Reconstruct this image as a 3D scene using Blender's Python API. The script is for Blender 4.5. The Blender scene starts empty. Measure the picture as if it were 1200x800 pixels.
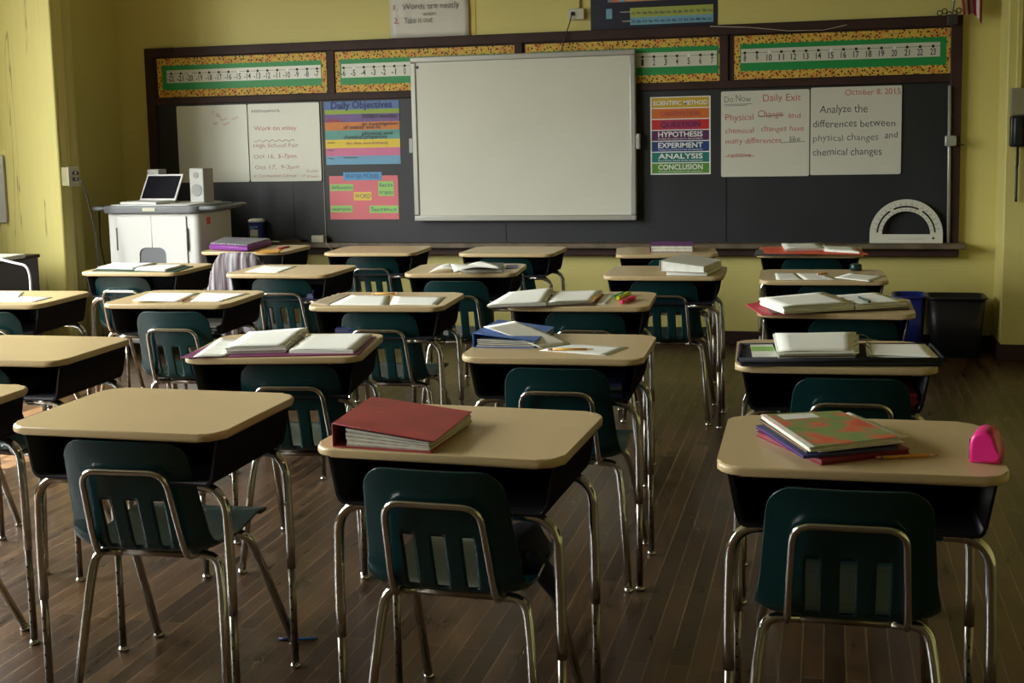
import bpy, bmesh, math, random
from mathutils import Vector, Matrix
PI = math.pi
C = bpy.context.scene.collection
rnd = random.Random(7)

# ------------------------------------------------------------------ materials
def srgb(r, g, b):
    f = lambda c: (c/255/12.92) if c/255 <= .04045 else ((c/255+.055)/1.055)**2.4
    return (f(r), f(g), f(b), 1)

def mat(name, col, rough=.5, metal=0, noise=0, nscale=8, bump=0, bscale=40, spec=.5, coat=0):
    m = bpy.data.materials.new(name); m.use_nodes = True
    nt = m.node_tree; b = nt.nodes['Principled BSDF']
    b.inputs['Base Color'].default_value = col
    b.inputs['Roughness'].default_value = rough
    b.inputs['Metallic'].default_value = metal
    b.inputs['Specular IOR Level'].default_value = spec
    b.inputs['Coat Weight'].default_value = coat
    tc = nt.nodes.new('ShaderNodeTexCoord')
    if noise:
        n = nt.nodes.new('ShaderNodeTexNoise'); n.inputs['Scale'].default_value = nscale; n.inputs['Detail'].default_value = 5
        r = nt.nodes.new('ShaderNodeValToRGB')
        r.color_ramp.elements[0].position = .3; r.color_ramp.elements[1].position = .7
        r.color_ramp.elements[0].color = tuple(c*(1-noise) for c in col[:3])+(1,)
        r.color_ramp.elements[1].color = tuple(min(1, c*(1+noise*.6)) for c in col[:3])+(1,)
        nt.links.new(tc.outputs['Object'], n.inputs['Vector'])
        nt.links.new(n.outputs['Fac'], r.inputs['Fac']); nt.links.new(r.outputs['Color'], b.inputs['Base Color'])
    if bump:
        n2 = nt.nodes.new('ShaderNodeTexNoise'); n2.inputs['Scale'].default_value = bscale; n2.inputs['Detail'].default_value = 4
        bp = nt.nodes.new('ShaderNodeBump'); bp.inputs['Strength'].default_value = bump; bp.inputs['Distance'].default_value = .01
        nt.links.new(tc.outputs['Object'], n2.inputs['Vector'])
        nt.links.new(n2.outputs['Fac'], bp.inputs['Height']); nt.links.new(bp.outputs['Normal'], b.inputs['Normal'])
    return m

M = {}
M['wall'] = mat('yellow_wall_paint', (.63, .56, .19, 1), .55, noise=.05, nscale=1.3, bump=.25, bscale=6)
M['ceiling'] = mat('ceiling_paint', (.50, .47, .36, 1), .9)
M['dark_wall'] = mat('rear_wall_darkened', (.12, .10, .05, 1), .8)  # unseen rear wall, coloured dark to cut light bounced from behind the camera
M['trimwood'] = mat('dark_brown_wood', (.042, .019, .016, 1), .6, spec=.3, noise=.35, nscale=5)
M['slate'] = mat('chalkboard_slate', (.017, .019, .023, 1), .5, noise=.25, nscale=2.2)
M['tray'] = mat('worn_chalk_tray', (.13, .10, .065, 1), .5, noise=.4, nscale=9)
M['white_board'] = mat('whiteboard_surface', (.64, .64, .55, 1), .3, noise=.03, nscale=2)
M['board_frame'] = mat('grey_aluminium', (.42, .42, .38, 1), .35, metal=.3)
M['paper'] = mat('white_paper', (.90, .92, .85, 1), .7)
M['paper2'] = mat('worn_white_paper', (.76, .77, .69, 1), .7, noise=.12, nscale=25)
M['cream'] = mat('cream_pages', (.55, .50, .38, 1), .8, noise=.35, nscale=60)
M['laminate'] = mat('tan_laminate', (.55, .415, .22, 1), .33, noise=.05, nscale=3)
M['laminate_dull'] = mat('worn_tan_laminate', (.43, .34, .235, 1), .36, noise=.10, nscale=5)
M['box'] = mat('black_book_box', (.006, .006, .010, 1), .38, spec=.35)
M['chrome'] = mat('chrome', (.62, .62, .60, 1), .13, metal=1)
M['chrome_dull'] = mat('dull_chrome', (.30, .27, .23, 1), .28, metal=1, noise=.2, nscale=30)
M['shell'] = mat('dark_green_plastic', (.0026, .029, .031, 1), .26, spec=.5)
M['rubber'] = mat('black_rubber', (.012, .012, .014, 1), .6)
M['hole'] = mat('black_hole', (.005, .005, .005, 1), .9)
M['black'] = mat('black_plastic', (.012, .012, .016, 1), .4)
M['black_fabric'] = mat('black_nylon', (.012, .012, .020, 1), .8, bump=.3, bscale=300)
M['navy'] = mat('navy_fabric', (.010, .012, .030, 1), .85, bump=.3, bscale=200)
M['blue_bin'] = mat('blue_bin_plastic', (.012, .022, .20, 1), .4)
M['red_cover'] = mat('red_binder_vinyl', (.40, .055, .06, 1), .45, noise=.22, nscale=9)
M['dark_red'] = mat('dark_red_folder', (.26, .010, .030, 1), .4)
M['blue_cover'] = mat('blue_binder_vinyl', (.05, .16, .55, 1), .4)
M['navy_cover'] = mat('dark_blue_cover', (.03, .04, .16, 1), .45)
M['purple'] = mat('purple_vinyl', (.17, .028, .22, 1), .4)
M['plum'] = mat('plum_vinyl', (.19, .035, .12, 1), .45)
M['orange_red'] = mat('orange_red_folder', (.72, .085, .03, 1), .5)
M['pink_red'] = mat('pink_red_folder', (.60, .04, .08, 1), .5)
M['brown_card'] = mat('brown_card', (.10, .06, .045, 1), .7)
M['grey_cover'] = mat('grey_cover', (.10, .10, .11, 1), .5)
M['green_cover'] = mat('dark_green_folder', (.015, .05, .035, 1), .5)
M['white_vinyl'] = mat('white_binder_vinyl', (.62, .63, .56, 1), .4)
M['yellow'] = mat('pencil_yellow', (.75, .38, .04, 1), .4)
M['woodtip'] = mat('bare_pencil_wood', (.60, .42, .25, 1), .7)
M['graphite'] = mat('graphite', (.03, .03, .03, 1), .5)
M['eraser'] = mat('pink_eraser', (.75, .35, .32, 1), .7)
M['brownpencil'] = mat('brown_pencil', (.35, .12, .05, 1), .5)
M['magenta'] = mat('magenta_plastic', (.80, .02, .24, 1), .3)
M['hl_yellow'] = mat('yellow_marker_plastic', (.65, .75, .02, 1), .35)
M['hl_pink'] = mat('pink_marker_plastic', (.90, .05, .18, 1), .35)
M['hl_green'] = mat('green_marker_plastic', (.02, .25, .12, 1), .35)
M['pen_blue'] = mat('blue_pen_plastic', (.01, .10, .30, 1), .35)
M['cart'] = mat('cart_white_plastic', (.66, .66, .64, 1), .4)
M['cart_grey'] = mat('cart_grey_plastic', (.14, .15, .16, 1), .45)
M['screen'] = mat('dark_screen', (.008, .008, .014, 1), .12)
M['speaker'] = mat('light_grey_plastic', (.42, .42, .40, 1), .5)
M['speaker_cloth'] = mat('speaker_grille', (.30, .30, .29, 1), .8)
M['cabinet'] = mat('dark_cabinet_laminate', (.050, .036, .040, 1), .5)
M['cable'] = mat('black_cable', (.015, .015, .015, 1), .5)
M['white_cable'] = mat('white_cable', (.75, .73, .80, 1), .4)
M['plate'] = mat('beige_wall_plate', (.55, .53, .42, 1), .5)
M['box_paint'] = mat('painted_metal_box', (.34, .32, .17, 1), .6)
M['grey_box'] = mat('grey_beige_metal_box', (.24, .22, .13, 1), .6)
M['kraft'] = mat('yellow_paper', (.62, .50, .13, 1), .8)
M['foil_paper'] = mat('crinkled_chart_paper', (.60, .58, .52, 1), .4, bump=.8, bscale=5)
M['ink_red'] = mat('red_marker_ink', (.50, .10, .09, 1), .7)
M['ink_faded'] = mat('faded_red_marker_ink', (.42, .20, .17, 1), .7)
M['ink_dark'] = mat('dark_marker_ink', (.075, .07, .085, 1), .7)
M['ink_grey'] = mat('faded_grey_marker_ink', (.16, .16, .15, 1), .7)
M['ink_black'] = mat('black_print', (.012, .012, .012, 1), .6)
M['ink_white'] = mat('white_print', (.78, .80, .76, 1), .6)
M['ink_navy'] = mat('navy_print', (.03, .04, .16, 1), .6)
for k, c in dict(p_blue=(80, 112, 170), p_green=(140, 165, 45), p_purple=(105, 75, 140), p_orange=(205, 120, 40), p_teal=(85, 150, 145),
                 p_yellow=(225, 195, 50), p_pink=(205, 110, 150), p_lblue=(105, 160, 195), f_pink=(212, 108, 118), f_blue=(80, 150, 200),
                 f_green=(150, 200, 105), f_yellow=(225, 195, 75), s_yellow=(195, 160, 35), s_orange=(205, 105, 35), s_red=(190, 35, 35),
                 s_purple=(85, 30, 85), s_blue=(20, 60, 125), s_teal=(15, 115, 110), s_green=(85, 140, 50), s_magenta=(165, 40, 75),
                 n_green=(25, 140, 70), t_navy=(22, 26, 48), t_green=(165, 175, 85), t_blue=(115, 165, 190), t_salmon=(205, 150, 110),
                 t_grey=(130, 130, 140), t_orange=(215, 110, 60), t_yellow=(200, 175, 70), flag_red=(140, 28, 38), flag_white=(205, 195, 195)).items():
    M[k] = mat('print_'+k.split('_')[1]+'_'+k.split('_')[0], srgb(*c), .5)

def dotted():
    m = mat('spotted_border_paper', (.66, .42, .10, 1), .6); nt = m.node_tree; b = nt.nodes['Principled BSDF']
    tc = nt.nodes.new('ShaderNodeTexCoord'); mp = nt.nodes.new('ShaderNodeMapping'); mp.inputs['Rotation'].default_value = (-PI/2, 0, 0)
    nt.links.new(tc.outputs['Object'], mp.inputs['Vector'])
    n = nt.nodes.new('ShaderNodeTexNoise'); n.inputs['Scale'].default_value = 14
    r0 = nt.nodes.new('ShaderNodeValToRGB'); r0.color_ramp.elements[0].color = srgb(212, 178, 70); r0.color_ramp.elements[1].color = srgb(214, 138, 60)
    r0.color_ramp.elements[0].position = .48; r0.color_ramp.elements[1].position = .68
    nt.links.new(mp.outputs['Vector'], n.inputs['Vector']); nt.links.new(n.outputs['Fac'], r0.inputs['Fac'])
    last = r0.outputs['Color']
    for sc, rad, cols in ((34, .235, ((55, 25, 20), (150, 45, 20))), (58, .17, ((70, 85, 25), (60, 25, 20)))):
        v = nt.nodes.new('ShaderNodeTexVoronoi'); v.voronoi_dimensions = '2D'; v.inputs['Scale'].default_value = sc
        lt = nt.nodes.new('ShaderNodeMath'); lt.operation = 'LESS_THAN'; lt.inputs[1].default_value = rad
        mx = nt.nodes.new('ShaderNodeMixRGB'); cr = nt.nodes.new('ShaderNodeValToRGB')
        cr.color_ramp.elements[0].color = srgb(*cols[0]); cr.color_ramp.elements[1].color = srgb(*cols[1]); cr.color_ramp.interpolation = 'CONSTANT'
        cr.color_ramp.elements[1].position = .5
        nt.links.new(mp.outputs['Vector'], v.inputs['Vector']); nt.links.new(v.outputs['Distance'], lt.inputs[0])
        nt.links.new(v.outputs['Color'], cr.inputs['Fac'])
        nt.links.new(lt.outputs[0], mx.inputs['Fac']); nt.links.new(last, mx.inputs[1]); nt.links.new(cr.outputs['Color'], mx.inputs[2])
        last = mx.outputs[0]
    nt.links.new(last, b.inputs['Base Color'])
    return m
M['dots'] = dotted()

def peel():
    m = mat('peeling_yellow_paint', (.63, .56, .19, 1), .55); nt = m.node_tree; b = nt.nodes['Principled BSDF']
    tc = nt.nodes.new('ShaderNodeTexCoord'); mp = nt.nodes.new('ShaderNodeMapping'); mp.inputs['Scale'].default_value = (14, 14, .45)
    n = nt.nodes.new('ShaderNodeTexNoise'); n.inputs['Scale'].default_value = 1.3; n.inputs['Detail'].default_value = 3; n.inputs['Distortion'].default_value = .3
    r = nt.nodes.new('ShaderNodeValToRGB'); cr = r.color_ramp; cr.elements[0].position = .0; cr.elements[0].color = (.63, .56, .19, 1); cr.elements[1].position = 1; cr.elements[1].color = (.63, .56, .19, 1)
    for p, c in ((.585, (.63, .56, .19, 1)), (.597, (.20, .165, .05, 1)), (.609, (.63, .56, .19, 1))):
        e = cr.elements.new(p); e.color = c
    nt.links.new(tc.outputs['Object'], mp.inputs['Vector']); nt.links.new(mp.outputs['Vector'], n.inputs['Vector'])
    nt.links.new(n.outputs['Fac'], r.inputs['Fac']); nt.links.new(r.outputs['Color'], b.inputs['Base Color'])
    bp = nt.nodes.new('ShaderNodeBump'); bp.inputs['Strength'].default_value = .5; bp.inputs['Distance'].default_value = .02
    nt.links.new(n.outputs['Fac'], bp.inputs['Height']); nt.links.new(bp.outputs['Normal'], b.inputs['Normal'])
    return m
M['wall_peel'] = peel()

def floor_mat():
    m = mat('worn_wood_strip_floor', (.1, .07, .05, 1), .3, spec=.5); nt = m.node_tree; b = nt.nodes['Principled BSDF']
    tc = nt.nodes.new('ShaderNodeTexCoord'); mp = nt.nodes.new('ShaderNodeMapping'); mp.inputs['Rotation'].default_value = (0, 0, PI/2)
    br = nt.nodes.new('ShaderNodeTexBrick'); br.inputs['Scale'].default_value = 1; br.inputs['Brick Width'].default_value = 1.7
    br.inputs['Row Height'].default_value = .062; br.inputs['Mortar Size'].default_value = .0020; br.offset = .37; br.inputs['Bias'].default_value = 0
    br.inputs['Color1'].default_value = (.034, .018, .009, 1); br.inputs['Color2'].default_value = (.082, .046, .022, 1); br.inputs['Mortar'].default_value = (.15, .105, .055, 1)
    nt.links.new(tc.outputs['Object'], mp.inputs['Vector']); nt.links.new(mp.outputs['Vector'], br.inputs['Vector'])
    mp2 = nt.nodes.new('ShaderNodeMapping'); mp2.inputs['Scale'].default_value = (6, .9, 1)
    n = nt.nodes.new('ShaderNodeTexNoise'); n.inputs['Scale'].default_value = 3; n.inputs['Detail'].default_value = 7; n.inputs['Roughness'].default_value = .65
    nt.links.new(tc.outputs['Object'], mp2.inputs['Vector']); nt.links.new(mp2.outputs['Vector'], n.inputs['Vector'])
    r = nt.nodes.new('ShaderNodeValToRGB'); r.color_ramp.elements[0].position = .32; r.color_ramp.elements[0].color = (.30, .28, .26, 1)
    r.color_ramp.elements[1].position = .72; r.color_ramp.elements[1].color = (1.75, 1.62, 1.4, 1)
    nt.links.new(n.outputs['Fac'], r.inputs['Fac'])
    mx = nt.nodes.new('ShaderNodeMixRGB'); mx.blend_type = 'MULTIPLY'; mx.inputs[0].default_value = .85
    nt.links.new(br.outputs['Color'], mx.inputs[1]); nt.links.new(r.outputs['Color'], mx.inputs[2])
    n3 = nt.nodes.new('ShaderNodeTexNoise'); n3.inputs['Scale'].default_value = 2.6; n3.inputs['Detail'].default_value = 6; n3.inputs['Roughness'].default_value = .7
    nt.links.new(tc.outputs['Object'], n3.inputs['Vector'])
    r3 = nt.nodes.new('ShaderNodeValToRGB'); r3.color_ramp.elements[0].position = .58; r3.color_ramp.elements[1].position = .74
    r3.color_ramp.elements[0].color = (0, 0, 0, 1); r3.color_ramp.elements[1].color = (.85, .85, .85, 1)
    nt.links.new(n3.outputs['Fac'], r3.inputs['Fac'])
    mx2 = nt.nodes.new('ShaderNodeMixRGB'); mx2.inputs[2].default_value = (.135, .088, .045, 1)
    nt.links.new(r3.outputs['Color'], mx2.inputs[0]); nt.links.new(mx.outputs[0], mx2.inputs[1])
    nt.links.new(mx2.outputs[0], b.inputs['Base Color'])
    r2 = nt.nodes.new('ShaderNodeMapRange'); r2.inputs['To Min'].default_value = .14; r2.inputs['To Max'].default_value = .50
    nt.links.new(n.outputs['Fac'], r2.inputs['Value']); nt.links.new(r2.outputs[0], b.inputs['Roughness'])
    bp = nt.nodes.new('ShaderNodeBump'); bp.inputs['Strength'].default_value = .25; bp.inputs['Distance'].default_value = .004
    nt.links.new(br.outputs['Fac'], bp.inputs['Height']); bp.invert = True
    nt.links.new(bp.outputs['Normal'], b.inputs['Normal'])
    return m
M['floor'] = floor_mat()

def cover_mat():     # magazine cover with orange, red and green blotches
    m = mat('colourful_magazine_cover', (.5, .3, .2, 1), .28); nt = m.node_tree; b = nt.nodes['Principled BSDF']
    tc = nt.nodes.new('ShaderNodeTexCoord'); n = nt.nodes.new('ShaderNodeTexNoise'); n.inputs['Scale'].default_value = 13; n.inputs['Detail'].default_value = 1.5
    r = nt.nodes.new('ShaderNodeValToRGB'); cr = r.color_ramp; cr.elements[0].position = .30; cr.elements[0].color = srgb(95, 130, 75)
    cr.elements[1].position = .78; cr.elements[1].color = srgb(190, 75, 50)
    for p, c in ((.44, (120, 150, 80)), (.50, (150, 130, 90)), (.56, (205, 105, 70)), (.63, (210, 70, 55))):
        e = cr.elements.new(p); e.color = srgb(*c)
    nt.links.new(tc.outputs['Object'], n.inputs['Vector']); nt.links.new(n.outputs['Fac'], r.inputs['Fac']); nt.links.new(r.outputs['Color'], b.inputs['Base Color'])
    return m
M['magazine'] = cover_mat()

def stripe_cloth():
    m = mat('grey_striped_knit', (.2, .2, .2, 1), .9, bump=.4, bscale=250); nt = m.node_tree; b = nt.nodes['Principled BSDF']
    tc = nt.nodes.new('ShaderNodeTexCoord'); mp = nt.nodes.new('ShaderNodeMapping'); mp.inputs['Scale'].default_value = (22, 3, 1.2)
    n = nt.nodes.new('ShaderNodeTexNoise'); n.inputs['Scale'].default_value = 1.6; n.inputs['Detail'].default_value = 3
    r = nt.nodes.new('ShaderNodeValToRGB'); cr = r.color_ramp; cr.elements[0].position = .35; cr.elements[0].color = (.085, .055, .055, 1)
    cr.elements[1].position = .62; cr.elements[1].color = (.42, .41, .44, 1); e = cr.elements.new(.5); e.color = (.20, .17, .19, 1)
    nt.links.new(tc.outputs['Object'], mp.inputs['Vector']); nt.links.new(mp.outputs['Vector'], n.inputs['Vector'])
    nt.links.new(n.outputs['Fac'], r.inputs['Fac']); nt.links.new(r.outputs['Color'], b.inputs['Base Color'])
    return m
M['knit'] = stripe_cloth()

def speckle():
    m = mat('grey_glitter_fabric', (.2, .2, .2, 1), .8); nt = m.node_tree; b = nt.nodes['Principled BSDF']
    tc = nt.nodes.new('ShaderNodeTexCoord'); n = nt.nodes.new('ShaderNodeTexNoise'); n.inputs['Scale'].default_value = 120
    r = nt.nodes.new('ShaderNodeValToRGB'); r.color_ramp.elements[0].position = .4; r.color_ramp.elements[0].color = (.07, .07, .08, 1)
    r.color_ramp.elements[1].position = .62; r.color_ramp.elements[1].color = (.30, .29, .32, 1)
    nt.links.new(tc.outputs['Object'], n.inputs['Vector']); nt.links.new(n.outputs['Fac'], r.inputs['Fac']); nt.links.new(r.outputs['Color'], b.inputs['Base Color'])
    return m
M['glitter'] = speckle()

def glass_mat():
    m = bpy.data.materials.new('window_glass'); m.use_nodes = True; nt = m.node_tree; nt.nodes.remove(nt.nodes['Principled BSDF'])
    t = nt.nodes.new('ShaderNodeBsdfTransparent'); t.inputs[0].default_value = (.95, .97, .97, 1); g = nt.nodes.new('ShaderNodeBsdfGlossy'); g.inputs['Roughness'].default_value = .03
    mx = nt.nodes.new('ShaderNodeMixShader'); mx.inputs[0].default_value = .06
    nt.links.new(t.outputs[0], mx.inputs[1]); nt.links.new(g.outputs[0], mx.inputs[2]); nt.links.new(mx.outputs[0], nt.nodes['Material Output'].inputs[0])
    return m
M['glass'] = glass_mat()
M['frame_paint'] = mat('pale_window_frame_paint', (.55, .55, .50, 1), .5)

# ------------------------------------------------------------------ mesh helpers
class MB:
    def __init__(s): s.bm = bmesh.new(); s.mats = []
    def mi(s, m):
        if m not in s.mats: s.mats.append(m)
        return s.mats.index(m)
    def face(s, vs, m, smooth=False):
        try: f = s.bm.faces.new(vs)
        except ValueError: return None
        f.material_index = s.mi(m); f.smooth = smooth; return f
    def v(s, p): return s.bm.verts.new(p)
    def quad(s, pts, m): return s.face([s.v(p) for p in pts], m)
    def box(s, x0, x1, y0, y1, z0, z1, m, bev=0, seg=2):
        c = [(x0, y0, z0), (x1, y0, z0), (x1, y1, z0), (x0, y1, z0), (x0, y0, z1), (x1, y0, z1), (x1, y1, z1), (x0, y1, z1)]
        return s.hexa(c, m, bev, seg)
    def hexa(s, c, m, bev=0, seg=2):
        v = [s.v(p) for p in c]
        fs = [s.face([v[i] for i in q], m) for q in ((3, 2, 1, 0), (4, 5, 6, 7), (0, 1, 5, 4), (1, 2, 6, 5), (2, 3, 7, 6), (3, 0, 4, 7))]
        if bev:
            es = list({e for f in fs for e in f.edges})
            r = bmesh.ops.bevel(s.bm, geom=es, offset=bev, segments=seg, affect='EDGES', profile=.5)
            for f in r['faces']: f.smooth = True; f.material_index = s.mi(m)
        return s
    def prism(s, poly, axis, a, b, m, bev=0, seg=2, bevel_end=None):
        # poly of 2-D points, counter-clockwise; axis 'z': (x,y) raised a..b ; axis 'y': (x,z) a..b ; axis 'x': (y,z)
        def P(p, t): return {'z': (p[0], p[1], t), 'y': (p[0], t, p[1]), 'x': (t, p[0], p[1])}[axis]
        lo = [s.v(P(p, a)) for p in poly]; hi = [s.v(P(p, b)) for p in poly]
        f1 = s.face(lo[::-1], m); f2 = s.face(hi, m); n = len(poly)
        for i in range(n): s.face([lo[i], lo[(i+1) % n], hi[(i+1) % n], hi[i]], m, True)
        if bev:
            es = []
            if bevel_end in (None, 'lo'): es += list(f1.edges)
            if bevel_end in (None, 'hi'): es += list(f2.edges)
            r = bmesh.ops.bevel(s.bm, geom=es, offset=bev, segments=seg, affect='EDGES', profile=.5)
            for f in r['faces']: f.smooth = True; f.material_index = s.mi(m)
        return s
    def tube(s, pts, r, m, n=10, caps=True):
        pts = [Vector(p) for p in pts]; rings = []; prev = None
        for i, p in enumerate(pts):
            t = (pts[min(i+1, len(pts)-1)]-pts[max(i-1, 0)]).normalized()
            if prev is None: a = t.orthogonal().normalized()
            else: a = (prev-t*prev.dot(t)).normalized()
            prev = a; b = t.cross(a); rr = r[i] if isinstance(r, (list, tuple)) else r
            rings.append([s.v(p+(a*math.cos(2*PI*k/n)+b*math.sin(2*PI*k/n))*rr) for k in range(n)])
        for i in range(len(rings)-1):
            for k in range(n): s.face([rings[i][k], rings[i][(k+1) % n], rings[i+1][(k+1) % n], rings[i+1][k]], m, True)
        if caps: s.face(rings[0][::-1], m); s.face(rings[-1], m)
        return s
    def lathe(s, prof, cx, cy, m, n=20, z0=0):
        rings = [[s.v((cx+r*math.cos(2*PI*k/n), cy+r*math.sin(2*PI*k/n), z0+z)) for k in range(n)] for r, z in prof]
        for i in range(len(rings)-1):
            for k in range(n): s.face([rings[i][k], rings[i][(k+1) % n], rings[i+1][(k+1) % n], rings[i+1][k]], m, True)
        s.face(rings[0][::-1], m); s.face(rings[-1], m); return s
    def sheet(s, q, z, m, lift=None, n=6, th=.0008):
        # q: four corners (x,y) or (x,y,z), counter-clockwise from near-left ; lift(u,v) adds height
        q = [Vector((p[0], p[1], p[2] if len(p) > 2 else 0)) for p in q]
        def P(u, v): return (q[0]*(1-u)*(1-v)+q[1]*u*(1-v)+q[2]*u*v+q[3]*(1-u)*v)+Vector((0, 0, z+(lift(u, v) if lift else 0)))
        g = [[s.v(P(i/n, j/n)+Vector((0, 0, th))) for i in range(n+1)] for j in range(n+1)]
        h = [[s.v(P(i/n, j/n)) for i in range(n+1)] for j in range(n+1)]
        for j in range(n):
            for i in range(n):
                s.face([g[j][i], g[j][i+1], g[j+1][i+1], g[j+1][i]], m, True)
                s.face([h[j][i], h[j+1][i], h[j+1][i+1], h[j][i+1]], m, True)
        for i in range(n):
            s.face([h[0][i], h[0][i+1], g[0][i+1], g[0][i]], m); s.face([h[n][i+1], h[n][i], g[n][i], g[n][i+1]], m)
            s.face([h[i+1][0], h[i][0], g[i][0], g[i+1][0]], m); s.face([h[i][n], h[i+1][n], g[i+1][n], g[i][n]], m)
        return s
    def slab(s, q, z0, z1, m, bev=0):
        # quad prism; z0/z1 number or four numbers
        a = z0 if isinstance(z0, (list, tuple)) else [z0]*4; b = z1 if isinstance(z1, (list, tuple)) else [z1]*4
        return s.hexa([(q[i][0], q[i][1], a[i]) for i in range(4)]+[(q[i][0], q[i][1], b[i]) for i in range(4)], m, bev, 1)
    def build(s, name, parent=None, loc=None, normals=True):
        if normals: bmesh.ops.recalc_face_normals(s.bm, faces=s.bm.faces)
        me = bpy.data.meshes.new(name); s.bm.to_mesh(me); s.bm.free()
        for m in s.mats: me.materials.append(M[m])
        o = bpy.data.objects.new(name, me); C.objects.link(o)
        if parent: o.parent = parent
        if loc: o.location = loc
        return o

def tag(o, label, cat, group=None):
    o['label'] = label; o['category'] = cat
    if group: o['group'] = group
    return o
def empty(name, loc, rz=0, label=None, cat=None, group=None):
    o = bpy.data.objects.new(name, None); C.objects.link(o); o.location = loc; o.rotation_euler = (0, 0, rz); o.empty_display_size = .1
    if label: tag(o, label, cat, group)
    return o
def structure(o, label=None):
    o['kind'] = 'structure'
    return o
def copy_tree(o, parent=None):
    c = o.copy(); C.objects.link(c)
    if parent: c.parent = parent
    for ch in o.children: copy_tree(ch, c)
    return c
def arc(cx, cy, r, a0, a1, n=6): return [(cx+r*math.cos(a0+(a1-a0)*i/n), cy+r*math.sin(a0+(a1-a0)*i/n)) for i in range(n+1)]
def rrect(x0, x1, y0, y1, r, n=6):
    return arc(x1-r, y0+r, r, -PI/2, 0, n)+arc(x1-r, y1-r, r, 0, PI/2, n)+arc(x0+r, y1-r, r, PI/2, PI, n)+arc(x0+r, y0+r, r, PI, 1.5*PI, n)
def fillet(pts, r, n=6):          # rounds the corners of a 3-D polyline
    pts = [Vector(p) for p in pts]; out = [pts[0]]
    for i in range(1, len(pts)-1):
        a = (pts[i-1]-pts[i]); b = (pts[i+1]-pts[i]); d = min(r, a.length*.49, b.length*.49)
        p0 = pts[i]+a.normalized()*d; p1 = pts[i]+b.normalized()*d
        for k in range(n+1):
            t = k/n; out.append(p0*(1-t)**2+pts[i]*2*t*(1-t)+p1*t*t)
    out.append(pts[-1]); return out

# lettering: font outlines turned into a mesh in the wall plane (x right, z up) facing -Y
def text_into(mb, txt, x, z, h, y, m, width=None, align='L', shear=0.0, rot=0.0, wob=0.0, bold=0.0):
    cu = bpy.data.curves.new('t', 'FONT'); cu.body = txt; cu.size = 1; cu.resolution_u = 3; cu.shear = shear; cu.offset = bold if not wob else -.004
    o = bpy.data.objects.new('t', cu); C.objects.link(o)
    dg = bpy.context.evaluated_depsgraph_get(); me = bpy.data.meshes.new_from_object(o.evaluated_get(dg))
    bpy.data.objects.remove(o); bpy.data.curves.remove(cu)
    if not me.vertices: return
    xs = [v.co.x for v in me.vertices]; x0, x1 = min(xs), max(xs)
    sc = h/.70; sx = sc if width is None else width/(x1-x0)
    ox = {'L': 0, 'C': (x1-x0)*sx/2, 'R': (x1-x0)*sx}[align]
    c, s_ = math.cos(rot), math.sin(rot); vs = []
    for v in me.vertices:
        lx = (v.co.x-x0)*sx-ox; lz = v.co.y*sc*(1+wob*1.6*math.sin(lx/h*1.9+x*9))+(math.sin(lx/h*1.6+z*20)*wob*1.2*h); lx += wob*v.co.y*sc*1.5*math.sin(lx/h*.9+z*31)
        vs.append(mb.v((x+lx*c-lz*s_, y, z+lx*s_+lz*c)))
    for p in me.polygons: mb.face([vs[i] for i in p.vertices], m)
    bpy.data.meshes.remove(me)

# ------------------------------------------------------------------ the room
YW = 8.9; XL = -6.0; XR = 3.6; YB = -3.2; ZC = 3.6
mb = MB(); mb.box(XL-.2, XR+.2, YB-.2, YW+.2, -.1, 0, 'floor'); structure(mb.build('floor'))
mb = MB(); mb.box(XL-.2, XR+.2, YB-.2, YW+.2, ZC, ZC+.1, 'ceiling'); structure(mb.build('ceiling'))
mb = MB(); mb.box(XL-.2, XR+.2, YW, YW+.2, 0, ZC, 'wall'); structure(mb.build('wall_back'))
mb = MB(); mb.box(XL-.2, XR+.2, YB-.2, YB, 0, ZC, 'dark_wall'); structure(mb.build('wall_front'))
mb = MB(); mb.box(XR, XR+.2, YB, YW, 0, ZC, 'wall'); structure(mb.build('wall_right'))
# left wall with window openings
PX = -5.20
WIN = [(.5, 3.4), (4.2, 6.35)]; ZS, ZT = .98, 3.40
mb = MB()
mb.box(XL-.2, XL, YB, YW, 0, ZS, 'wall'); mb.box(XL-.2, XL, YB, YW, ZT, ZC, 'wall')
ys = [YB]+[v for w in WIN for v in w]+[YW]
for i in range(0, len(ys), 2): mb.box(XL-.2, XL, ys[i], ys[i+1], ZS, ZT, 'wall')
structure(mb.build('wall_left'))
for i, (a, b) in enumerate(WIN):
    r = empty('window_%d' % (i+1), (XL-.1, (a+b)/2, ZS)); structure(r); hw = (b-a)/2; H = ZT-ZS
    mb = MB(); t = .05
    mb.box(-.04, .04, -hw, hw, 0, t, 'frame_paint'); mb.box(-.04, .04, -hw, hw, H-t, H, 'frame_paint')
    for yy in (-hw, -t/2, hw-t): mb.box(-.04, .04, yy, yy+t, t, H-t, 'frame_paint')
    mb.box(-.035, .035, -hw+t, hw-t, H/2-.02, H/2+.02, 'frame_paint')
    mb.build('window_frame', r)
    mb = MB(); mb.box(-.003, .003, -hw+t, hw-t, t, H-t, 'glass'); mb.build('window_pane', r)
    mb = MB(); mb.box(.08, .19, -hw-.05, hw+.05, -.035, -.005, 'frame_paint', .006); mb.build('window_sill', r)
# pillar on the right of the back wall
mb = MB(); mb.box(1.10, 1.9, 8.5, YW, 0, ZC, 'wall', .008); structure(mb.build('wall_right_pillar'))
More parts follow.
